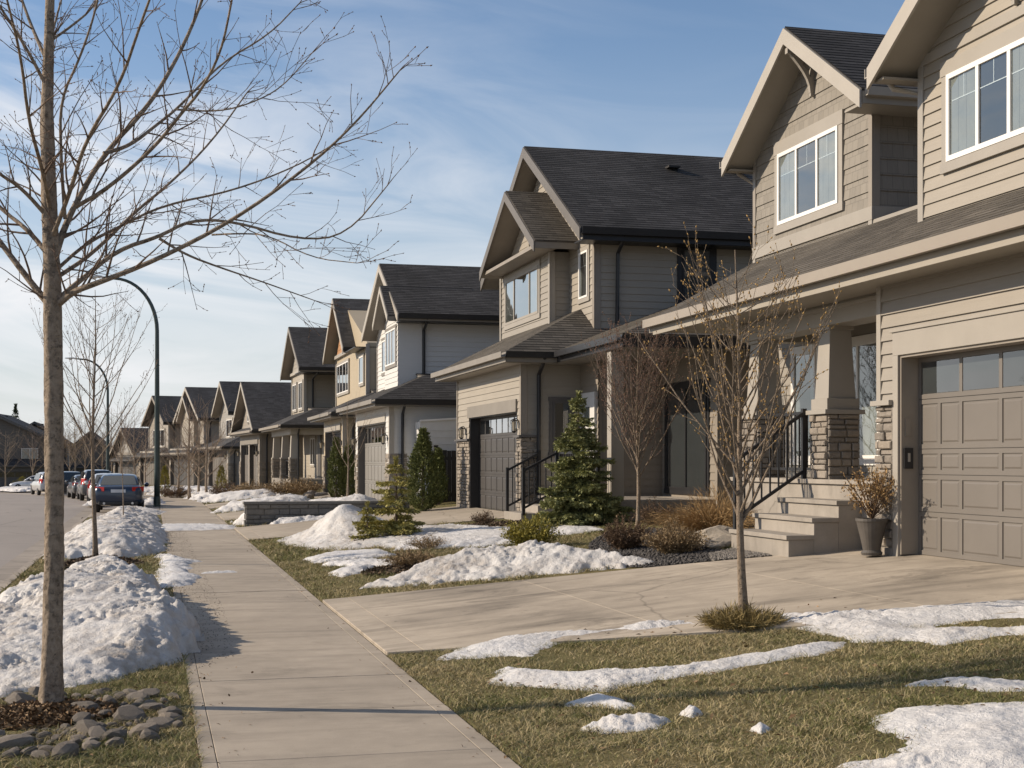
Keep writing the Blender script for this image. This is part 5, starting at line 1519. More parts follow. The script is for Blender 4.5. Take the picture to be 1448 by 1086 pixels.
for k, (u, v, hgt, sp, lab) in enumerate([
        (268, 706, 4.6, 1.1, 'bushy bare tree before the grey gabled house past the lamp post'),
        (292, 704, 4.2, 1.0, 'bare tree right of the bushy one past the lamp post'),
        (120, 690, 6.5, 1.6, 'tall bare tree behind the parked cars on the street bend'),
        (98, 684, 5.0, 1.5, 'yellowish bare tree right of the big trunk at the bend'),
        (190, 697, 5.2, 1.4, 'bare tree left of the lamp post beyond the blue car'),
        (8, 690, 5.6, 1.5, 'bare tree at the far left edge before the dark house'),
        (172, 694, 6.2, 1.3, 'bare tree directly above the blue car roof in the distance'),
        (145, 690, 4.6, 1.4, 'low bare tree between the silver car and the verge sapling'),
        (281, 703, 3.4, 1.5, 'low spreading bare tree between two taller ones past the lamp post'),
        (252, 701, 3.2, 1.3, 'low bare tree just right of the lamp post'),
        (106, 682, 7.0, 1.8, 'large bare tree rising above the far parked cars'),
        (158, 684, 6.8, 1.8, 'large bare tree far behind the second lamp post'),
        (132, 680, 7.2, 2.0, 'large bare tree far behind the verge sapling'),
        (206, 694, 4.2, 1.2, 'low bare tree behind the foot of the lamp post'),
        (86, 682, 6.4, 1.8, 'large bare tree just right of the big trunk among the far houses'),
        (64, 684, 6.0, 1.7, 'large bare tree just left of the big trunk among the far houses'),
        (46, 688, 5.0, 1.6, 'bare tree left of the big trunk before the far house')]):
    d_, s_ = gp(u, v)
    upright_tree('bare_tree', lab, d_, s_, hgt, .22, sp, 20, 40 + k, .075, M['bark_tan'], M['bark_tan'] if k % 2 else M['bark_twig'], M['bud'] if k in (3,) else None, .03, 3.6, 2, 0, 1.1, GT, up=.22)

RK = 1.0
# ================================================================== conifers and shrubs: many needle-sized faces
def needles(name, seg, per_m, nl, nw, spread, mat, parent, seed, cap=90000):
    rg = np.random.default_rng(seed)
    A = np.array([s_[0] for s_ in seg]); B = np.array([s_[1] for s_ in seg])
    L = np.linalg.norm(B - A, axis=1); cnt = np.maximum(2, (L * per_m).astype(int))
    if cnt.sum() > cap: cnt = np.maximum(1, (cnt * cap / cnt.sum()).astype(int))
    idx = np.repeat(np.arange(len(seg)), cnt); n = len(idx)
    f = rg.random(n)[:, None]
    P = A[idx] * (1 - f) + B[idx] * f
    T = (B - A)[idx] / np.maximum(L[idx], 1e-6)[:, None]
    rv = rg.normal(size=(n, 3)); rv /= np.linalg.norm(rv, axis=1)[:, None]
    rv -= T * (rv * T).sum(1)[:, None]; rv /= np.maximum(np.linalg.norm(rv, axis=1), 1e-6)[:, None]
    D = T + rv * spread; D /= np.linalg.norm(D, axis=1)[:, None]
    S = np.cross(D, rg.normal(size=(n, 3))); S /= np.maximum(np.linalg.norm(S, axis=1), 1e-6)[:, None]
    ln = nl * rg.uniform(.6, 1.3, n)[:, None]; wd = nw * rg.uniform(.7, 1.3, n)[:, None]
    V = np.stack([P - S * wd * .5, P + D * ln * .5 + S * wd * .0 - S * wd * .6, P + D * ln, P + D * ln * .5 + S * wd * .6], 1).reshape(-1, 3)
    F_ = np.arange(n * 4)
    return np_mesh(name, V, F_, np.full(n, 4), mat, parent)
def spruce(name, label, d, s, H_, R_, seed, mat, per_m=150, levels=None, nl=.055, nw=.012, open_=0.0, cat='tree', group=None, cap=70000, z=None):
    r = random.Random(seed)
    root = empty(name, W(d, s, (zt(d, s) - .02) if z is None else z), 0, label=label, cat=cat, group=group)
    t = MB(); t.tube([(0, 0, 0), (.01, 0, H_ * .5), (0, .01, H_ * .99)], [H_ * .022, H_ * .013, .006], 8); t.build('trunk', M['bark_red'], root, smooth=True)
    levels = levels or int(H_ / .075); seg = []
    br = MB()
    for i in range(levels):
        f = .05 + .93 * (i / levels); z0 = H_ * f
        rl = R_ * (1 - f) ** .85 * (1 + .10 * math.sin(i * 2.1 + seed)) + .04; z0 += r.uniform(-.03, .03)
        nb = max(4, int(8 - 4 * f))
        for k in range(nb):
            if r.random() < open_: continue
            a = k * 2 * math.pi / nb + i * 1.1 + r.uniform(-.25, .25); L = rl * r.uniform(.55, 1.22)
            P = [Vector((0, 0, z0))]
            for q in range(1, 5):
                g = q / 4; P.append(Vector((math.cos(a) * L * g, math.sin(a) * L * g, z0 + L * (.12 * g - .42 * g * g + .28 * g ** 3) + (.1 * L * f))))
            br.tube(P, [.010, .008, .006, .004, .002], 4, cap=False)
            for q in range(4): seg.append((P[q], P[q + 1]))
            ns = max(3, int(L / .07))
            for q in range(1, ns):
                g = q / ns; x = g * 4; j = min(3, int(x)); c = P[j].lerp(P[j + 1], x - j)
                for sgn in (-1, 1):
                    sl = L * .42 * (1 - g * .75) * r.uniform(.6, 1.2)
                    aa = a + sgn * r.uniform(.6, 1.0)
                    seg.append((c, c + Vector((math.cos(aa) * sl, math.sin(aa) * sl, -sl * r.uniform(-.05, .35)))))
    for k in range(5): seg.append((Vector((0, 0, H_ * .9)), Vector((r.uniform(-.03, .03), r.uniform(-.03, .03), H_ * 1.0))))
    br.build('branches', M['bark_red'], root)
    needles('crown', [(tuple(a), tuple(b)) for a, b in seg], per_m, nl, nw, .75, mat, root, seed, cap)
    return root
spruce('spruce_tree', 'dense dark green spruce before the second house steps', *gp(818, 744), 2.45, .80, 2, M['spruce'], 260, nl=.075, nw=.019, open_=.14, cap=140000)
spruce('spruce_tree', 'small yellowish green spruce with open branches on the snowy lawn', *gp(560, 762), 1.55, .80, 5, M['spruce_y'], 170, levels=12, nl=.085, nw=.017, open_=.30, cap=60000)
spruce('spruce_tree', 'tiny young spruce on a thin stem in the mulch ring', *gp(519, 769), .78, .24, 7, M['spruce_y'], 220, levels=9, nl=.06, nw=.018, open_=.1, cap=16000)
spruce('spruce_tree', 'distant dark spruce rising behind the far left roofs', *inv(*at(22, 653, 166).xy), 10.3, 2.0, 9, M['spruce_far'], 40, levels=26, nl=.35, nw=.10, cap=30000, z=-2.0)
def cedar(name, label, d, s, H_, R_, seed, mat, n=26000, cat='shrub', group=None):
    r = np.random.default_rng(seed)
    root = empty(name, W(d, s, zt(d, s) - .02), 0, label=label, cat=cat, group=group)
    t = MB(); t.tube([(0, 0, 0), (0, 0, H_ * .8)], [.05, .015], 7); t.build('trunk', M['bark_red'], root)
    m = n // 12
    h = r.random(m) ** .85; a = r.random(m) * 6.283
    pr = np.minimum(1, h / .12) ** .5 * (1 - np.maximum(0, (h - .35) / .65) ** 1.5) * (1 + .16 * np.sin(a * 3 + h * 9))
    q = R_ * pr * r.uniform(.55, 1.02, m)
    A = np.stack([np.cos(a) * q, np.sin(a) * q, h * H_], 1)
    B = A + np.stack([np.cos(a) * .05, np.sin(a) * .05, np.full(m, .11)], 1) + r.normal(size=(m, 3)) * .02
    needles('crown', list(zip(A.tolist(), B.tolist())), 100, .05, .018, .6, mat, root, seed, n)
    return root
cedar('cedar_shrub', 'tall columnar cedar beside the white house side wall', *gp(598, 724), 2.0, .38, 3, M['cedar'])
cedar('cedar_shrub', 'shorter cedar right of the tall one by the black fence', 7.55, 37.9, 1.45, .22, 4, M['cedar'], 9000)
cedar('cedar_shrub', 'slim columnar cedar before the tan house garage', *gp(475, 708), 2.05, .26, 6, M['cedar'], 16000)
cedar('cedar_shrub', 'rounded cedar right of the slim columnar one', *gp(492, 706), 1.75, .30, 8, M['cedar'], 12000)
GY = 'young leafy plants in the far yards'
cedar('cedar_shrub', 'small yellow-green upright shrub right of the lamp post', *gp(233, 703), 1.6, .3, 10, M['gold'], 5000)
cedar('cedar_shrub', 'small yellow-green upright shrub by the seventh house garage', *gp(313, 700), 1.4, .28, 11, M['gold'], 5000)
cedar('cedar_shrub', 'low golden shrub at the far left kerb before the dark house', *gp(32, 690), 1.0, 1.0, 14, M['gold'], 5000)

def tuft(name, label, d, s, H_, R_, n, mat, seed, cat='shrub', nl=.05, nw=.007, per=40, arch=.3, group=None, base_r=.25, leaf=None, twigs=True):
    """stems springing from the ground and arching outward"""
    r = random.Random(seed)
    root = empty(name, W(d, s, zt(d, s) - .02), 0, label=label, cat=cat, group=group)
    seg = []; st = MB()
    for k in range(n):
        a = r.random() * 6.283; q = math.sqrt(r.random()); L = H_ * r.uniform(.55, 1.05) * (1.05 - .45 * q * (1 - arch))
        p = Vector((math.cos(a) * R_ * base_r * q, math.sin(a) * R_ * base_r * q, 0))
        out = Vector((math.cos(a), math.sin(a), 0)); P = [p]
        N = 4
        for i in range(1, N + 1):
            g = i / N
            P.append(p + out * (R_ * q * (1 - base_r) * g ** 1.2) + Vector((0, 0, L * (g - arch * q * .9 * g * g))) + rvec(r) * .02)
        st.tube(P, [.004, .0035, .003, .002, .0012], 3, cap=False)
        for i in range(1 if twigs else 0, N): seg.append((tuple(P[i]), tuple(P[i + 1])))
        if twigs:
            for i in range(1, N):
                for _ in range(3):
                    e = P[i] + (P[i + 1] - P[i]) * r.random()
                    seg.append((tuple(e), tuple(e + (rvec(r) + Vector((0, 0, .5)) + out * .3).normalized() * r.uniform(.05, .16) * max(.6, H_))))
    st.build('stems', mat, root)
    needles('crown', seg, per, nl, nw, .6, leaf or mat, root, seed)
    return root
d_, s_ = gp(752, 776); tuft('golden_shrub', 'golden green low shrub at the back of the long snow mound', d_, s_, .62, .50, 160, M['gold'], 3, per=60, nl=.045, nw=.012)
d_, s_ = gp(582, 803); tuft('dry_perennial', 'low tan dried clump at the left end of the long snow mound', d_, s_, .34, .48, 150, M['dry'], 4, per=50, nl=.035, nw=.008)
d_, s_ = gp(605, 776); tuft('dry_perennial', 'pale dried groundcover clump right of the small open spruce', d_, s_, .26, .45, 90, M['dry'], 15, per=40, nl=.03, nw=.008)
d_, s_ = gp(684, 742); tuft('dry_perennial', 'little brown dried clump at the foot of the charcoal garage door', d_, s_, .30, .26, 70, M['dry_brown'], 5, per=40)
d_, s_ = gp(884, 778); tuft('dry_shrub', 'dark brown dried shrub under the reddish columnar tree', d_, s_, .55, .42, 170, M['dry_brown'], 6, per=60, nl=.04, nw=.008)
d_, s_ = gp(955, 784); tuft('dry_shrub', 'rounded tan shrub on the dark gravel left of the boulder', d_, s_, .50, .46, 220, M['dry'], 7, per=70, nl=.035, nw=.008)
tuft('ornamental_grass', 'orange-brown arching grass mound left of the near front steps', 8.15, 19.7, .85, 1.15, 620, M['dry_orange'], 8, per=14, nl=.16, nw=.005, arch=.75, twigs=False, cat='grass')
tuft('ornamental_grass', 'yellow straw clump around the foot of the near young tree', 4.92, 11.30, .22, .38, 520, M['straw'], 9, per=30, nl=.10, nw=.005, arch=.6, twigs=False, base_r=.7, cat='grass')
d_, s_ = gp(925, 742); tuft('dry_shrub', 'reddish dried stems behind the reddish columnar tree', d_, s_, .5, .4, 90, M['dry_brown'], 16, per=40)
for k, (u, v, lab, mt) in enumerate([(430, 700, 'dry tan grass bed before the porch house', M['dry']), (405, 700, 'dry tan grass clump by the porch column foot', M['dry']),
        (248, 704, 'brown brush below the broad dark roof house', M['dry_brown']), (322, 704, 'brown brush below the small pointed gable', M['dry_brown']), (355, 703, 'tan brush before the twin garage doors', M['dry'])]):
    d_, s_ = gp(u, v); tuft('dry_brush', lab, d_, s_, .8, 1.0, 120, mt, 30 + k, per=22, nl=.09, nw=.02)

# planter by the porch
PL = empty('planter_urn', (8.14, 14.98, .61), label='tall dark urn of dried foliage beside the stone pilaster', cat='planter')
mb = MB(); mb.lathe((0, 0, 0), [(.115, 0), (.125, .03), (.10, .06), (.13, .2), (.175, .38), (.185, .40), (.185, .43), (.165, .43), (.155, .39), (.01, .38)], 24); mb.build('urn', M['urn'], PL, smooth=False)
seg = []; r = random.Random(6); st = MB()
for k in range(60):
    a = r.random() * 6.283; q = math.sqrt(r.random()); h = r.uniform(.2, .62); P0 = Vector((0, 0, .42)); P1 = P0 + Vector((math.cos(a) * q * .2, math.sin(a) * q * .2, h * .6)); P2 = P0 + Vector((math.cos(a) * q * .36, math.sin(a) * q * .36, h))
    st.tube([P0, P1, P2], [.005, .004, .002], 4, cap=False)
    seg += [(tuple(P1), tuple(P2))]
    for _ in range(4): e = P1.lerp(P2, r.random()); seg.append((tuple(e), tuple(e + rvec(r) * .09)))
pf = st.build('stems', M['dry_brown'], PL); needles('dried_foliage', seg, 60, .035, .014, .8, M['dry_orange'], PL, 5)

# ================================================================== rocks
def rock_mesh(seed, flat=.6, sub=2, np_=9, rug=.05):
    bm = bmesh.new(); bmesh.ops.create_icosphere(bm, subdivisions=sub, radius=1.0)
    r = random.Random(seed); planes = [(rvec(r), r.uniform(.55, .9)) for _ in range(np_)]
    for v in bm.verts:
        for n_, k_ in planes:
            dd = v.co.dot(n_)
            if dd > k_: v.co -= n_ * (dd - k_) * .9
        v.co += v.co.normalized() * rug * (fbm(v.co.x * 3 + seed, v.co.y * 3 + v.co.z * 2, seed) - .5)
        v.co.z *= flat
    me = bpy.data.meshes.new('rock'); bm.to_mesh(me); bm.free()
    me.polygons.foreach_set('use_smooth', [len(me.polygons) > 200] * len(me.polygons))
    me.materials.append(M['rock']); return me
RM = [rock_mesh(s_, .62, 2) for s_ in range(8)]
r = random.Random(3); placed = []
def rock(x, y, z, sz, lab, grp, name='rock', me=None):
    o = bpy.data.objects.new(name, me or r.choice(RM)); COL.objects.link(o)
    o.location = (x, y, z); o.rotation_euler = (r.uniform(-.3, .3), r.uniform(-.3, .3), r.random() * 6.28)
    o.scale = (sz * r.uniform(.85, 1.3), sz * r.uniform(.75, 1.1), sz * r.uniform(.75, 1.0))
    return props(o, label=lab, cat='rock', group=grp)
tries = 0
while len(placed) < 170 and tries < 30000:
    tries += 1
    a = r.random() * 6.283; q = r.uniform(.30, 1.0)
    x = -.80 + math.cos(a) * q * 1.08; y = 9.85 + math.sin(a) * q * 1.25
    if y > 10.35 and x < -1.0: continue
    if x > .16 or x < -1.95: continue
    if math.hypot(x + .69, y - 10.39) < .33: continue
    sz = r.choice((.035, .05, .06, .075, .09, .115)) * r.uniform(.9, 1.1)
    if any(math.hypot(x - b_[0], y - b_[1]) < (sz + b_[2]) * .74 for b_ in placed): continue
    placed.append((x, y, sz))
    rock(x, y, zt(x, y) + sz * .25, sz, 'rounded grey rock in the ring around the big tree', 'rocks ringing the big tree')
# bark mulch heaped inside the ring and under the saplings
def mound(name, d, s, rx, ry, h, mat, seed, n=3200, chip=.05, label=None, kind='stuff', chipmat=None):
    rg = np.random.default_rng(seed)
    N = 26; X, Y = np.meshgrid(np.linspace(-1.15, 1.15, N), np.linspace(-1.15, 1.15, N))
    q = np.sqrt(X ** 2 + Y ** 2) + (fbm(X * 2 + seed, Y * 2, seed) - .5) * .35
    dd = d + X * rx; ss = s + Y * ry
    Z = zt_np(dd, ss) + h * np.clip(1 - q, -.3, 1) ** 1.0 + (fbm(X * 7, Y * 7, seed + 3) - .5) * .05 * (q < 1.0) - .01
    V = np.stack([dd, ss, Z], -1).reshape(-1, 3)
    i = np.arange(N * N).reshape(N, N); Fq = np.stack([i[:-1, :-1], i[:-1, 1:], i[1:, 1:], i[1:, :-1]], -1).reshape(-1, 4)
    keep = (q.reshape(-1)[Fq] < 1.08).all(1); Fq = Fq[keep]
    # loose chips lying on the heap
    a = rg.random(n) * 6.283; qq = np.sqrt(rg.random(n)) * .98
    cx = d + np.cos(a) * qq * rx; cy = s + np.sin(a) * qq * ry
    cz = zt_np(cx, cy) + h * np.clip(1 - qq, 0, 1) + .012
    D = rg.normal(size=(n, 3)) * (1, 1, .35); D /= np.linalg.norm(D, axis=1)[:, None]
    S = np.cross(D, rg.normal(size=(n, 3))); S /= np.linalg.norm(S, axis=1)[:, None]
    C = np.stack([cx, cy, cz], 1); l = chip * rg.uniform(.4, 1.2, n)[:, None]; w = chip * .28 * rg.uniform(.5, 1.2, n)[:, None]
    CV = np.stack([C - D * l - S * w, C + D * l - S * w, C + D * l + S * w, C - D * l + S * w], 1).reshape(-1, 3)
    V2 = np.concatenate([V, CV]); F2 = np.concatenate([Fq.reshape(-1), np.arange(n * 4) + len(V)])
    o = np_mesh(name, V2, F2, np.full(len(Fq) + n, 4), mat)
    return props(o, kind=kind, label=label)
M['mulch_chip'] = foliage('mulch_chips', (.085, .058, .038), .6, (.22, .155, .10))
M['litter'] = foliage('leaf_litter', (.15, .09, .045), .6, (.30, .20, .11))
mound('mulch', -.72, 10.12, .50, .52, .05, M['litter'], 3, 4200, .035)
mound('mulch', -.9, 24.6, .75, 1.4, .16, M['mulch_chip'], 4, 3000, .05)
d_, s_ = gp(519, 768); mound('mulch', d_, s_, .55, .9, .10, M['mulch_chip'], 5, 1800, .05)
d_, s_ = gp(582, 806); mound('mulch', d_, s_ + .2, .7, .8, .05, M['mulch_chip'], 6, 1500, .05)
d_, s_ = gp(690, 745); mound('mulch', d_, s_ + .1, .8, .9, .05, M['mulch_chip'], 7, 1500, .05)
# dark gravel bed along the driveway, thousands of stones
def gravel(name, poly, n, size, mat, seed, lift=.0, flat=.6):
    rg = np.random.default_rng(seed); P = np.array(poly); lo, hi = P.min(0), P.max(0)
    pts = np.empty((0, 2))
    while len(pts) < n:
        c = rg.uniform(lo, hi, (n * 2, 2)); pts = np.concatenate([pts, c[inside(c, P)]])
    pts = pts[:n]
    oc = np.array([(1, 0, 0), (0, 1, 0), (-1, 0, 0), (0, -1, 0), (0, 0, 1), (0, 0, -1)], float)
    tf = np.array([(0, 1, 4), (1, 2, 4), (2, 3, 4), (3, 0, 4), (1, 0, 5), (2, 1, 5), (3, 2, 5), (0, 3, 5)])
    sc = size * rg.uniform(.5, 1.4, (n, 1, 3)) * (1, 1, flat); an = rg.random(n) * 6.283
    V = oc[None] * sc * (1 + .25 * rg.normal(size=(n, 6, 3)))
    c_, s2 = np.cos(an)[:, None], np.sin(an)[:, None]
    x = V[..., 0] * c_ - V[..., 1] * s2; y = V[..., 0] * s2 + V[..., 1] * c_
    V = np.stack([x + pts[:, :1], y + pts[:, 1:], V[..., 2] + zt_np(pts[:, 0], pts[:, 1])[:, None] + lift + rg.uniform(0, size, (n, 1))], -1).reshape(-1, 3)
    Fq = (tf[None] + 6 * np.arange(n)[:, None, None]).reshape(-1)
    return props(np_mesh(name, V, Fq, np.full(n * 8, 3), mat), kind='stuff')
def inside(pts, P):
    x, y = pts[:, 0], pts[:, 1]; r_ = np.zeros(len(pts), bool); j = len(P) - 1
    for i in range(len(P)):
        c = ((P[i, 1] > y) != (P[j, 1] > y)) & (x < (P[j, 0] - P[i, 0]) * (y - P[i, 1]) / (P[j, 1] - P[i, 1] + 1e-12) + P[i, 0])
        r_ ^= c; j = i
    return r_
BED = [(6.0, 16.6), (7.3, 16.35), (7.3, 17.9), (8.3, 18.1), (8.35, 22.0), (7.4, 22.6), (6.6, 21.0), (5.9, 19.0), (5.4, 17.6)]
BED2 = [(7.0, 16.32), (7.9, 16.2), (7.9, 15.75), (7.45, 15.8), (7.45, 17.3), (7.2, 17.5)]
mb = MB(); mb.add([(x, y, zt(x, y) + .012) for x, y in BED], [tuple(range(len(BED)))]); 
props(mb.build('gravel_bed', M['gravel_bed']), kind='structure')
gravel('gravel', BED, 9000, .028, M['gravel'], 5)
gravel('gravel', [(6.75, 16.42), (7.45, 16.2), (7.45, 17.5), (7.0, 17.2)], 3500, .020, M['gravel_pale'], 6, .012)
# boulders by the steps
BMs = [rock_mesh(s_, .55, 3, 20, .16) for s_ in (41, 42, 43)]
for m_ in BMs: m_.materials[0] = M['boulder']; m_.polygons.foreach_set('use_smooth', [False] * len(m_.polygons))
for k, (x, y, sz, lab) in enumerate([(7.62, 18.35, .40, 'large flat pale boulder left of the near front steps'), (7.45, 17.95, .24, 'smaller pale boulder at the foot of the flat one'), (7.15, 18.9, .22, 'squat pale boulder behind the rounded tan shrub'), (7.58, 18.05, .30, 'broken pale boulder wedged against the lowest front step')]):
    o = rock(x, y, zt(x, y) + sz * (.3 if k < 3 else .15), sz, lab, 'pale boulders by the steps', 'boulder', BMs[k % 3]); o.rotation_euler = (0.05, -.05, k * 1.3)
r = random.Random(77)
for k in range(14):
    d_, s_ = gp(r.uniform(375, 500), r.uniform(700, 709)); sz = r.uniform(.12, .28)
    rock(*W(d_, s_, zt(d_, s_) + sz * .3), sz, 'landscape rock in the beds behind the stone wall', 'landscape rocks behind the stone wall', 'rock')

# ================================================================== snow
def snow(label, poly, h, edge, seed, res=.05, mat='snow', name='snow_patch', rough=1.0, pix=False, wob=.22, lumps=1.0, shape=None, power=.45):
    P = np.array([gp(*p) for p in poly] if pix else poly, float)
    lo = P.min(0) - .3; hi = P.max(0) + .3
    nx = int((hi[0] - lo[0]) / res) + 2; ny = int((hi[1] - lo[1]) / res) + 2
    k = math.sqrt(max(1.0, nx * ny / 160000)); nx = int(nx / k) + 2; ny = int(ny / k) + 2
    X, Y = np.meshgrid(np.linspace(lo[0], hi[0], nx), np.linspace(lo[1], hi[1], ny))
    pts = np.stack([X.ravel(), Y.ravel()], 1)
    dist = np.full(len(pts), 1e9)
    for i in range(len(P)):
        a, b = P[i], P[(i + 1) % len(P)]; ab = b - a
        t = np.clip(((pts - a) @ ab) / max(1e-9, ab @ ab), 0, 1)
        dist = np.minimum(dist, np.linalg.norm(pts - (a + t[:, None] * ab), axis=1))
    sd = np.where(inside(pts, P), dist, -dist).reshape(X.shape)
    w_ = min(wob, .9 * edge)
    sd = sd + (fbm(X * 2.6, Y * 2.6, seed, 4) - .50) * w_ * 1.9 + (fbm(X * 8, Y * 8, seed + 5, 4) - .5) * w_ * 1.3 + (vnoise(X * 30, Y * 30, seed + 8) - .5) * w_ * .25
    t = np.clip(sd / edge, 0, 1); prof = np.sqrt(np.clip(1 - (1 - t) ** 2, 0, 1)) * power + t * (1 - power)
    if shape is not None: prof = prof * shape(X, Y)
    n1 = fbm(X * 1.1, Y * 1.1, seed + 9, 4); n2 = fbm(X * 4, Y * 4, seed + 2, 5)
    rid = lambda f, sd_, o=3: 1 - np.abs(2 * fbm(X * f + .3 * n2, Y * f - .3 * n2, seed + sd_, o) - 1)
    n3 = rid(7, 31); n4 = rid(15, 77, 2); n5 = vnoise(X * 34, Y * 34, seed + 5)
    amp = min(1, .25 + h * 1.9) * lumps * np.clip(sd / (edge * .5), 0, 1)
    msk = .30 + 1.1 * np.clip((fbm(X * 1.7, Y * 1.7, seed + 55, 3) - .34) / .3, 0, 1)
    H_ = h * prof * (.66 + .68 * n1) + amp * msk * ((n2 - .5) * .12 + (n3 - .85) * .06 + (n4 - .85) * .055 + (n5 - .5) * .028) + .006 * (sd > 0)
    H_ = np.maximum(H_, np.where(sd > 0, .008, -.03))
    Z = zt_np(X, Y) + H_
    if P[:, 1].max() > S0:
        V = np.array([tuple(W(a, b, c)) for a, b, c in zip(X.ravel(), Y.ravel(), Z.ravel())])
    else: V = np.stack([X, Y, Z], -1).reshape(-1, 3)
    i = np.arange(nx * ny).reshape(ny, nx); Fq = np.stack([i[:-1, :-1], i[:-1, 1:], i[1:, 1:], i[1:, :-1]], -1).reshape(-1, 4)
    keep = (sd.reshape(-1)[Fq] > -.0).any(1); Fq = Fq[keep]
    used = np.unique(Fq); mp = np.zeros(nx * ny, int); mp[used] = np.arange(len(used))
    o = np_mesh(name, V[used], mp[Fq].reshape(-1), np.full(len(Fq), 4), M[mat], smooth=True)
    SNOW.append(P)
    return props(o, label=label, cat='snow', group='patches of melting snow')
SNOW = []
snow('big ploughed snow bank behind the large tree trunk', [(-2.1, 11.0), (-1.1, 11.1), (-.35, 11.5), (.1, 12.2), (.38, 13.0), (.40, 14.0), (.22, 15.2), (.12, 16.8), (.0, 18.6), (-.25, 20.3), (-1.0, 20.9), (-1.55, 19.0), (-1.75, 17.0), (-1.9, 14.5), (-2.15, 12.8)], .46, .34, 11, .024, 'snow_dirty', 'snow_bank', wob=.16, lumps=.85, shape=lambda X, Y: .10 + .90 * np.clip((Y - 10.9 - .5 * np.clip(.4 - X, 0, 2)) / 3.4, 0, 1) ** .8 * (1 - .35 * np.clip((-X - .6) / 1.6, 0, 1)), power=.55)
snow('second snow heap on the verge behind the slim sapling', [(-1.7, 26.4), (-.5, 26.0), (.1, 26.8), (.22, 30), (.18, 35), (.1, 40), (.05, 44.5), (-.6, 46.0), (-1.5, 45), (-1.9, 40), (-1.9, 33), (-1.95, 28.5)], .36, .8, 13, .045, 'snow_dirty', 'snow_bank', power=.35, lumps=.85)
snow('thin icy snow tongue on the pavement edge beside the sapling', [(.1, 19.6), (.52, 20.0), (.62, 21.6), (.5, 23.2), (.68, 24.6), (.38, 26.0), (.12, 26.6)], .06, .2, 14, .04, wob=.12)
snow('thin slush line lying across the pavement', [(.7, 21.95), (1.25, 22.1), (1.2, 22.35), (.75, 22.2)], .02, .1, 15, .03, wob=.06)
snow('snow strip crossing the pavement before the blue car', [(.25, 35.8), (1.2, 36.0), (2.1, 36.6), (2.0, 38.0), (1.1, 39.2), (.25, 39.0)], .05, .3, 16, .06)
snow('grey slushy snow at the kerb behind the blue car', [(-1.4, 47.4), (.2, 47.0), (.25, 49.2), (-.3, 52), (-.9, 51)], .16, .5, 17, .08, 'snow_dirty')
snow('snow pile with a brown peak at the edge of the second driveway', [(2.9, 26.2), (3.3, 25.2), (4.6, 24.8), (5.9, 25.6), (6.3, 27.6), (5.6, 29.6), (4.2, 30.6), (2.9, 30.9), (2.5, 29.4)], .14, .9, 18, .045, 'snow_dirty', 'snow_bank', power=.3, shape=lambda X, Y: .75 + 3.6 * np.exp(-(((X - 3.75) / .75) ** 2 + ((Y - 28.6) / 1.2) ** 2)))
snow('flat snow sheet on the lawn between the two spruces', [(545, 772), (600, 758), (690, 752), (752, 758), (748, 768), (690, 772), (620, 776), (560, 778)], .07, .3, 19, .05, pix=True)
snow('snow sheet before the dense dark spruce', [(560, 752), (640, 744), (740, 748), (830, 744), (858, 750), (800, 757), (700, 755), (620, 757)], .07, .4, 20, .05, pix=True)
snow('long bright snow mound edging the near driveway', [(2.62, 18.2), (3.6, 17.75), (4.6, 17.35), (5.6, 17.05), (6.15, 16.95), (6.0, 17.9), (5.6, 18.9), (4.8, 19.6), (3.9, 19.4), (3.1, 19.0)], .34, 1.1, 22, .028, 'snow_dirty', 'snow_bank', wob=.2, power=.2, lumps=.75)
for k, (pp, lab) in enumerate([([(430, 792), (470, 783), (545, 779), (560, 786), (500, 793), (450, 797)], 'upper thin snow streak on the lawn by the mulch ring'),
        ([(455, 800), (520, 793), (575, 794), (580, 799), (500, 803)], 'middle thin snow streak on the lawn by the mulch ring'),
        ([(470, 810), (500, 804), (528, 803), (505, 812), (485, 816)], 'lowest thin snow streak on the lawn by the mulch ring')]):
    snow(lab, pp, .06, .18, 30 + k, .03, pix=True, wob=.12)
# near lawn
snow('long snow ribbon along the near edge of the driveway left of the young tree', [(622, 932), (660, 916), (720, 902), (770, 897), (850, 893), (930, 880), (1000, 880), (1015, 888), (940, 893), (860, 898), (800, 905), (775, 916), (745, 928), (690, 930)], .055, .30, 41, .022, power=.15, pix=True, wob=.10)
snow('wide snow field on the near lawn right of the young tree', [(1075, 872), (1130, 868), (1200, 866), (1300, 860), (1448, 850), (1500, 850), (1500, 872), (1420, 873), (1340, 882), (1300, 890), (1400, 890), (1500, 886), (1500, 896), (1400, 902), (1330, 912), (1290, 906), (1195, 912), (1190, 900), (1120, 888)], .06, .36, 42, .025, power=.15, pix=True, wob=.11)
snow('curving snow ribbon across the near lawn in front of the young tree', [(690, 968), (715, 948), (800, 952), (900, 949), (1000, 938), (1090, 922), (1165, 910), (1200, 908), (1195, 918), (1090, 938), (1000, 952), (920, 964), (860, 978), (820, 975), (760, 973)], .05, .26, 43, .02, power=.15, pix=True, wob=.09)
snow('small snow lump with a pointed end near the pavement', [(803, 998), (845, 985), (880, 990), (906, 1002), (870, 1006), (850, 1000)], .045, .11, 44, .015, pix=True, wob=.05)
snow('oblong snow lump low on the near lawn', [(816, 1034), (845, 1021), (900, 1018), (950, 1020), (930, 1030), (860, 1037)], .05, .12, 45, .015, pix=True, wob=.05)
snow('tiny snow lump between the oblong one and the curving ribbon', [(960, 1012), (975, 1005), (994, 1011), (978, 1016)], .045, .06, 46, .012, pix=True, wob=.02)
snow('tiny round snow lump right of the oblong one', [(1060, 1034), (1075, 1026), (1090, 1033), (1076, 1038)], .045, .06, 47, .012, pix=True, wob=.02)
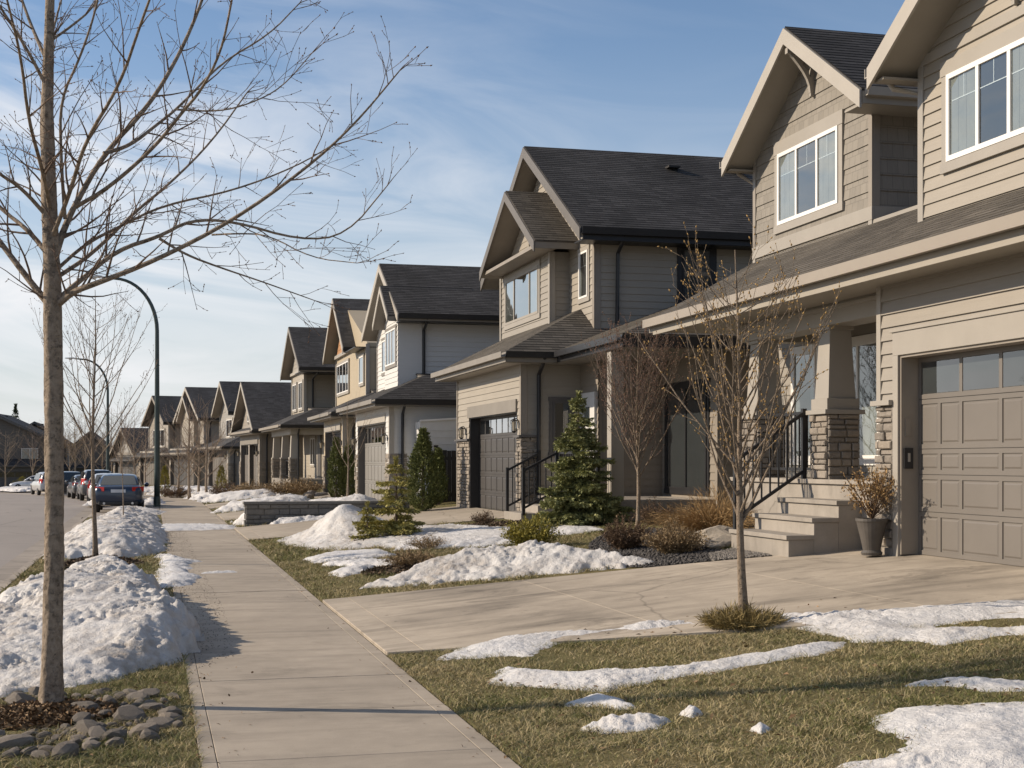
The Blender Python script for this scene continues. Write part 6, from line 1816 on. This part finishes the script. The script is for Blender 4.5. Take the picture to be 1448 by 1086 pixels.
snow('thin snow streak at the right edge of the near lawn', [(1288, 970), (1340, 962), (1400, 964), (1490, 968), (1490, 978), (1400, 977), (1340, 970)], .035, .11, 48, .018, pix=True, wob=.05)
snow('large snow patch in the lower right corner of the near lawn', [(1243, 1018), (1270, 1004), (1330, 1000), (1400, 998), (1520, 996), (1520, 1110), (1240, 1110), (1195, 1086), (1280, 1066), (1300, 1046), (1255, 1036)], .07, .36, 49, .018, power=.15, pix=True, wob=.10)
snow('snow heap at the left end of the stone wall', [(2.3, 37.6), (3.2, 37.5), (3.6, 38.6), (3.0, 40.2), (2.2, 40.0)], .5, .6, 50, .06)
snow('thin snow lying along the foot of the stone wall', [(2.9, 36.3), (4.2, 36.25), (5.6, 36.3), (5.6, 36.9), (4.0, 36.9), (3.0, 36.9)], .16, .3, 51, .05)
snow('snow blanket on the bed above the stone wall', [(3.4, 37.6), (6.2, 37.5), (6.3, 40), (5.0, 40.6), (3.8, 40.2)], .40, .6, 52, .07)
FS = [([(2.15, 47.5), (4.6, 47.4), (5.6, 49), (4.6, 51.2), (2.4, 51.0)], 'broad snow patch on the lawn before the tan house'),
      ([(2.2, 58.5), (4.8, 58.0), (5.6, 61.0), (4.2, 64.0), (2.2, 63.5)], 'broad snow patch on the lawn before the porch house'),
      ([(2.2, 66.5), (4.5, 66.0), (5.0, 71), (3.6, 73.5), (2.2, 72.5)], 'far snow patch on the lawn of the porch house'),
      ([(2.1, 83.5), (5.0, 83), (5.0, 90), (2.1, 90)], 'snowy yard below the small pointed gable'),
      ([(2.1, 96.5), (5.0, 96.5), (5.0, 101), (2.1, 101)], 'snowy yard below the broad dark roof'),
      ([(-.25, 58.5), (.2, 58.5), (.22, 64), (-.2, 66)], 'narrow snow strip at the kerb past the lamp post'),
      ([(-2.6, 61), (-2.0, 60.5), (-1.9, 64), (-2.4, 66)], 'ploughed snow on the gutter ahead of the blue car'),
      ([(-14, 100), (-11.4, 100), (-11.4, 108), (-13.5, 110)], 'snow bank at the far left kerb'),
      ([(-1.5, 124), (1.8, 124), (1.8, 134), (-1.0, 136)], 'snow at the bend below the dark far houses')]
for k, (pp, lab) in enumerate(FS): snow(lab, pp, .30, .8, 60 + k, .12, wob=.5)

# ================================================================== turf
def near_snow(x, y):
    pts = np.stack([x, y], 1); r_ = np.zeros(len(x), bool)
    for P in SNOW: r_ |= inside(pts, P)
    return r_
DRV = [np.array([(1.9, 12.35), (8.62, 9.3), (8.62, 16.1), (1.9, 17.28)]), np.array([(1.9, 30.9), (7.8, 28.8), (7.8, 35.8), (1.9, 36.7)]), np.array([(1.9, 41.2), (6.8, 40.2), (6.8, 46.8), (1.9, 46.7)]), np.array([(1.9, 51.7), (6.8, 51.5), (6.8, 57.3), (1.9, 57.1)]), np.array(BED)]
def turf(name, x0, x1, y0, y1, dens, hgt, wid, seed, extra=None):
    rg = np.random.default_rng(seed); n = int((x1 - x0) * (y1 - y0) * dens)
    x = rg.uniform(x0, x1, n); y = rg.uniform(y0, y1, n)
    k = ~near_snow(x, y) | (rg.random(n) < .45)
    pts = np.stack([x, y], 1)
    for P in DRV: k &= ~inside(pts, P)
    k &= rg.random(n) < np.clip(2.4 * (fbm(x * 1.6, y * 1.6, seed) - .18), .12, 1)
    if extra is not None: k &= extra(x, y)
    x, y = x[k], y[k]; n = len(x)
    z = zt_np(x, y) - .005
    clump = fbm(x * 5, y * 5, seed + 3)
    h = hgt * rg.uniform(.4, 1.25, n) * (.15 + 1.7 * clump)
    a = rg.random(n) * 6.283 ; lean = rg.uniform(.5, 2.8, n) * h
    dx, dy = np.cos(a), np.sin(a); w = wid * rg.uniform(.6, 1.3, n)
    b = rg.random(n) * 6.283; sx, sy = np.cos(b) * w, np.sin(b) * w
    B = np.stack([x, y, z], 1); S = np.stack([sx, sy, np.zeros(n)], 1) * .5
    Mid = B + np.stack([dx * lean * .35, dy * lean * .35, h * .62], 1); Tip = B + np.stack([dx * lean, dy * lean, h * .95], 1)
    V = np.stack([B - S, B + S, Mid + S * .8, Mid - S * .8, Tip], 1).reshape(-1, 3)
    o = 5 * np.arange(n)[:, None]
    Fq = np.concatenate([o + 0, o + 1, o + 2, o + 3, o + 3, o + 2, o + 4], 1).reshape(-1)
    return props(np_mesh(name, V, Fq, np.tile([4, 3], n), M['blades']), kind='stuff')
ring = lambda x, y: (np.hypot(x + .72, y - 10.1) > .6)
turf('grass', 1.985, 6.6, 4.5, 12.4, 6800, .036, .0042, 1)
turf('grass', -2.0, .275, 5.5, 12.2, 5600, .042, .0042, 2, ring)
turf('grass', 1.985, 8.2, 17.0, 24.0, 2000, .045, .007, 3)
turf('grass', 1.985, 7.0, 24.0, 31.0, 800, .06, .010, 4)
turf('grass', -2.0, .27, 12.2, 30.0, 900, .06, .009, 5)
turf('grass', 1.985, 6.0, 36.0, 60.0, 260, .07, .018, 6)

# dead leaves and winter grit lying about
def litter(name, pts, size, mat, seed, lift):
    rg = np.random.default_rng(seed); n = len(pts)
    C = np.array([[x, y, zt(x, y) + lift] for x, y in pts])
    D = rg.normal(size=(n, 3)) * (1, 1, .22); D /= np.linalg.norm(D, axis=1)[:, None]
    S = np.cross(D, np.array([0, 0, 1.0]) + rg.normal(size=(n, 3)) * .3); S /= np.linalg.norm(S, axis=1)[:, None]
    l = size * rg.uniform(.5, 1.3, n)[:, None]; w = l * rg.uniform(.35, .7, n)[:, None]; up = np.array([0, 0, 1.0]) * l * rg.uniform(.05, .4, n)[:, None]
    V = np.stack([C - D * l, C - S * w + up, C + D * l, C + S * w + up * .6], 1).reshape(-1, 3)
    Fq = np.stack([np.arange(n) * 4, np.arange(n) * 4 + 1, np.arange(n) * 4 + 2, np.arange(n) * 4, np.arange(n) * 4 + 2, np.arange(n) * 4 + 3], 1).reshape(-1)
    return props(np_mesh(name, V, Fq, np.full(n * 2, 3), mat), kind='stuff')
r = random.Random(19)
litter('dead_leaves', [(r.uniform(2.0, 6.5), r.uniform(5.5, 12.2)) for _ in range(420)] + [(r.uniform(-2, .26), r.uniform(7, 12)) for _ in range(160)], .022, M['litter'], 3, .022)
litter('dead_leaves', [((.27 + abs(r.gauss(0, .16))) if r.random() < .6 else (1.98 - abs(r.gauss(0, .12))), r.uniform(7, 36)) for _ in range(420)], .014, M['litter'], 4, .006)
gravel('grit', [(.27, 11.5), (.7, 12.5), (.8, 16), (.75, 24), (.8, 40), (.27, 40)], 2600, .006, M['gravel_pale'], 9, .001)
gravel('grit', [(-2.6, 6), (-2.15, 6), (-2.15, 46), (-2.75, 46)], 6000, .011, M['gravel_pale'], 10, -.145)
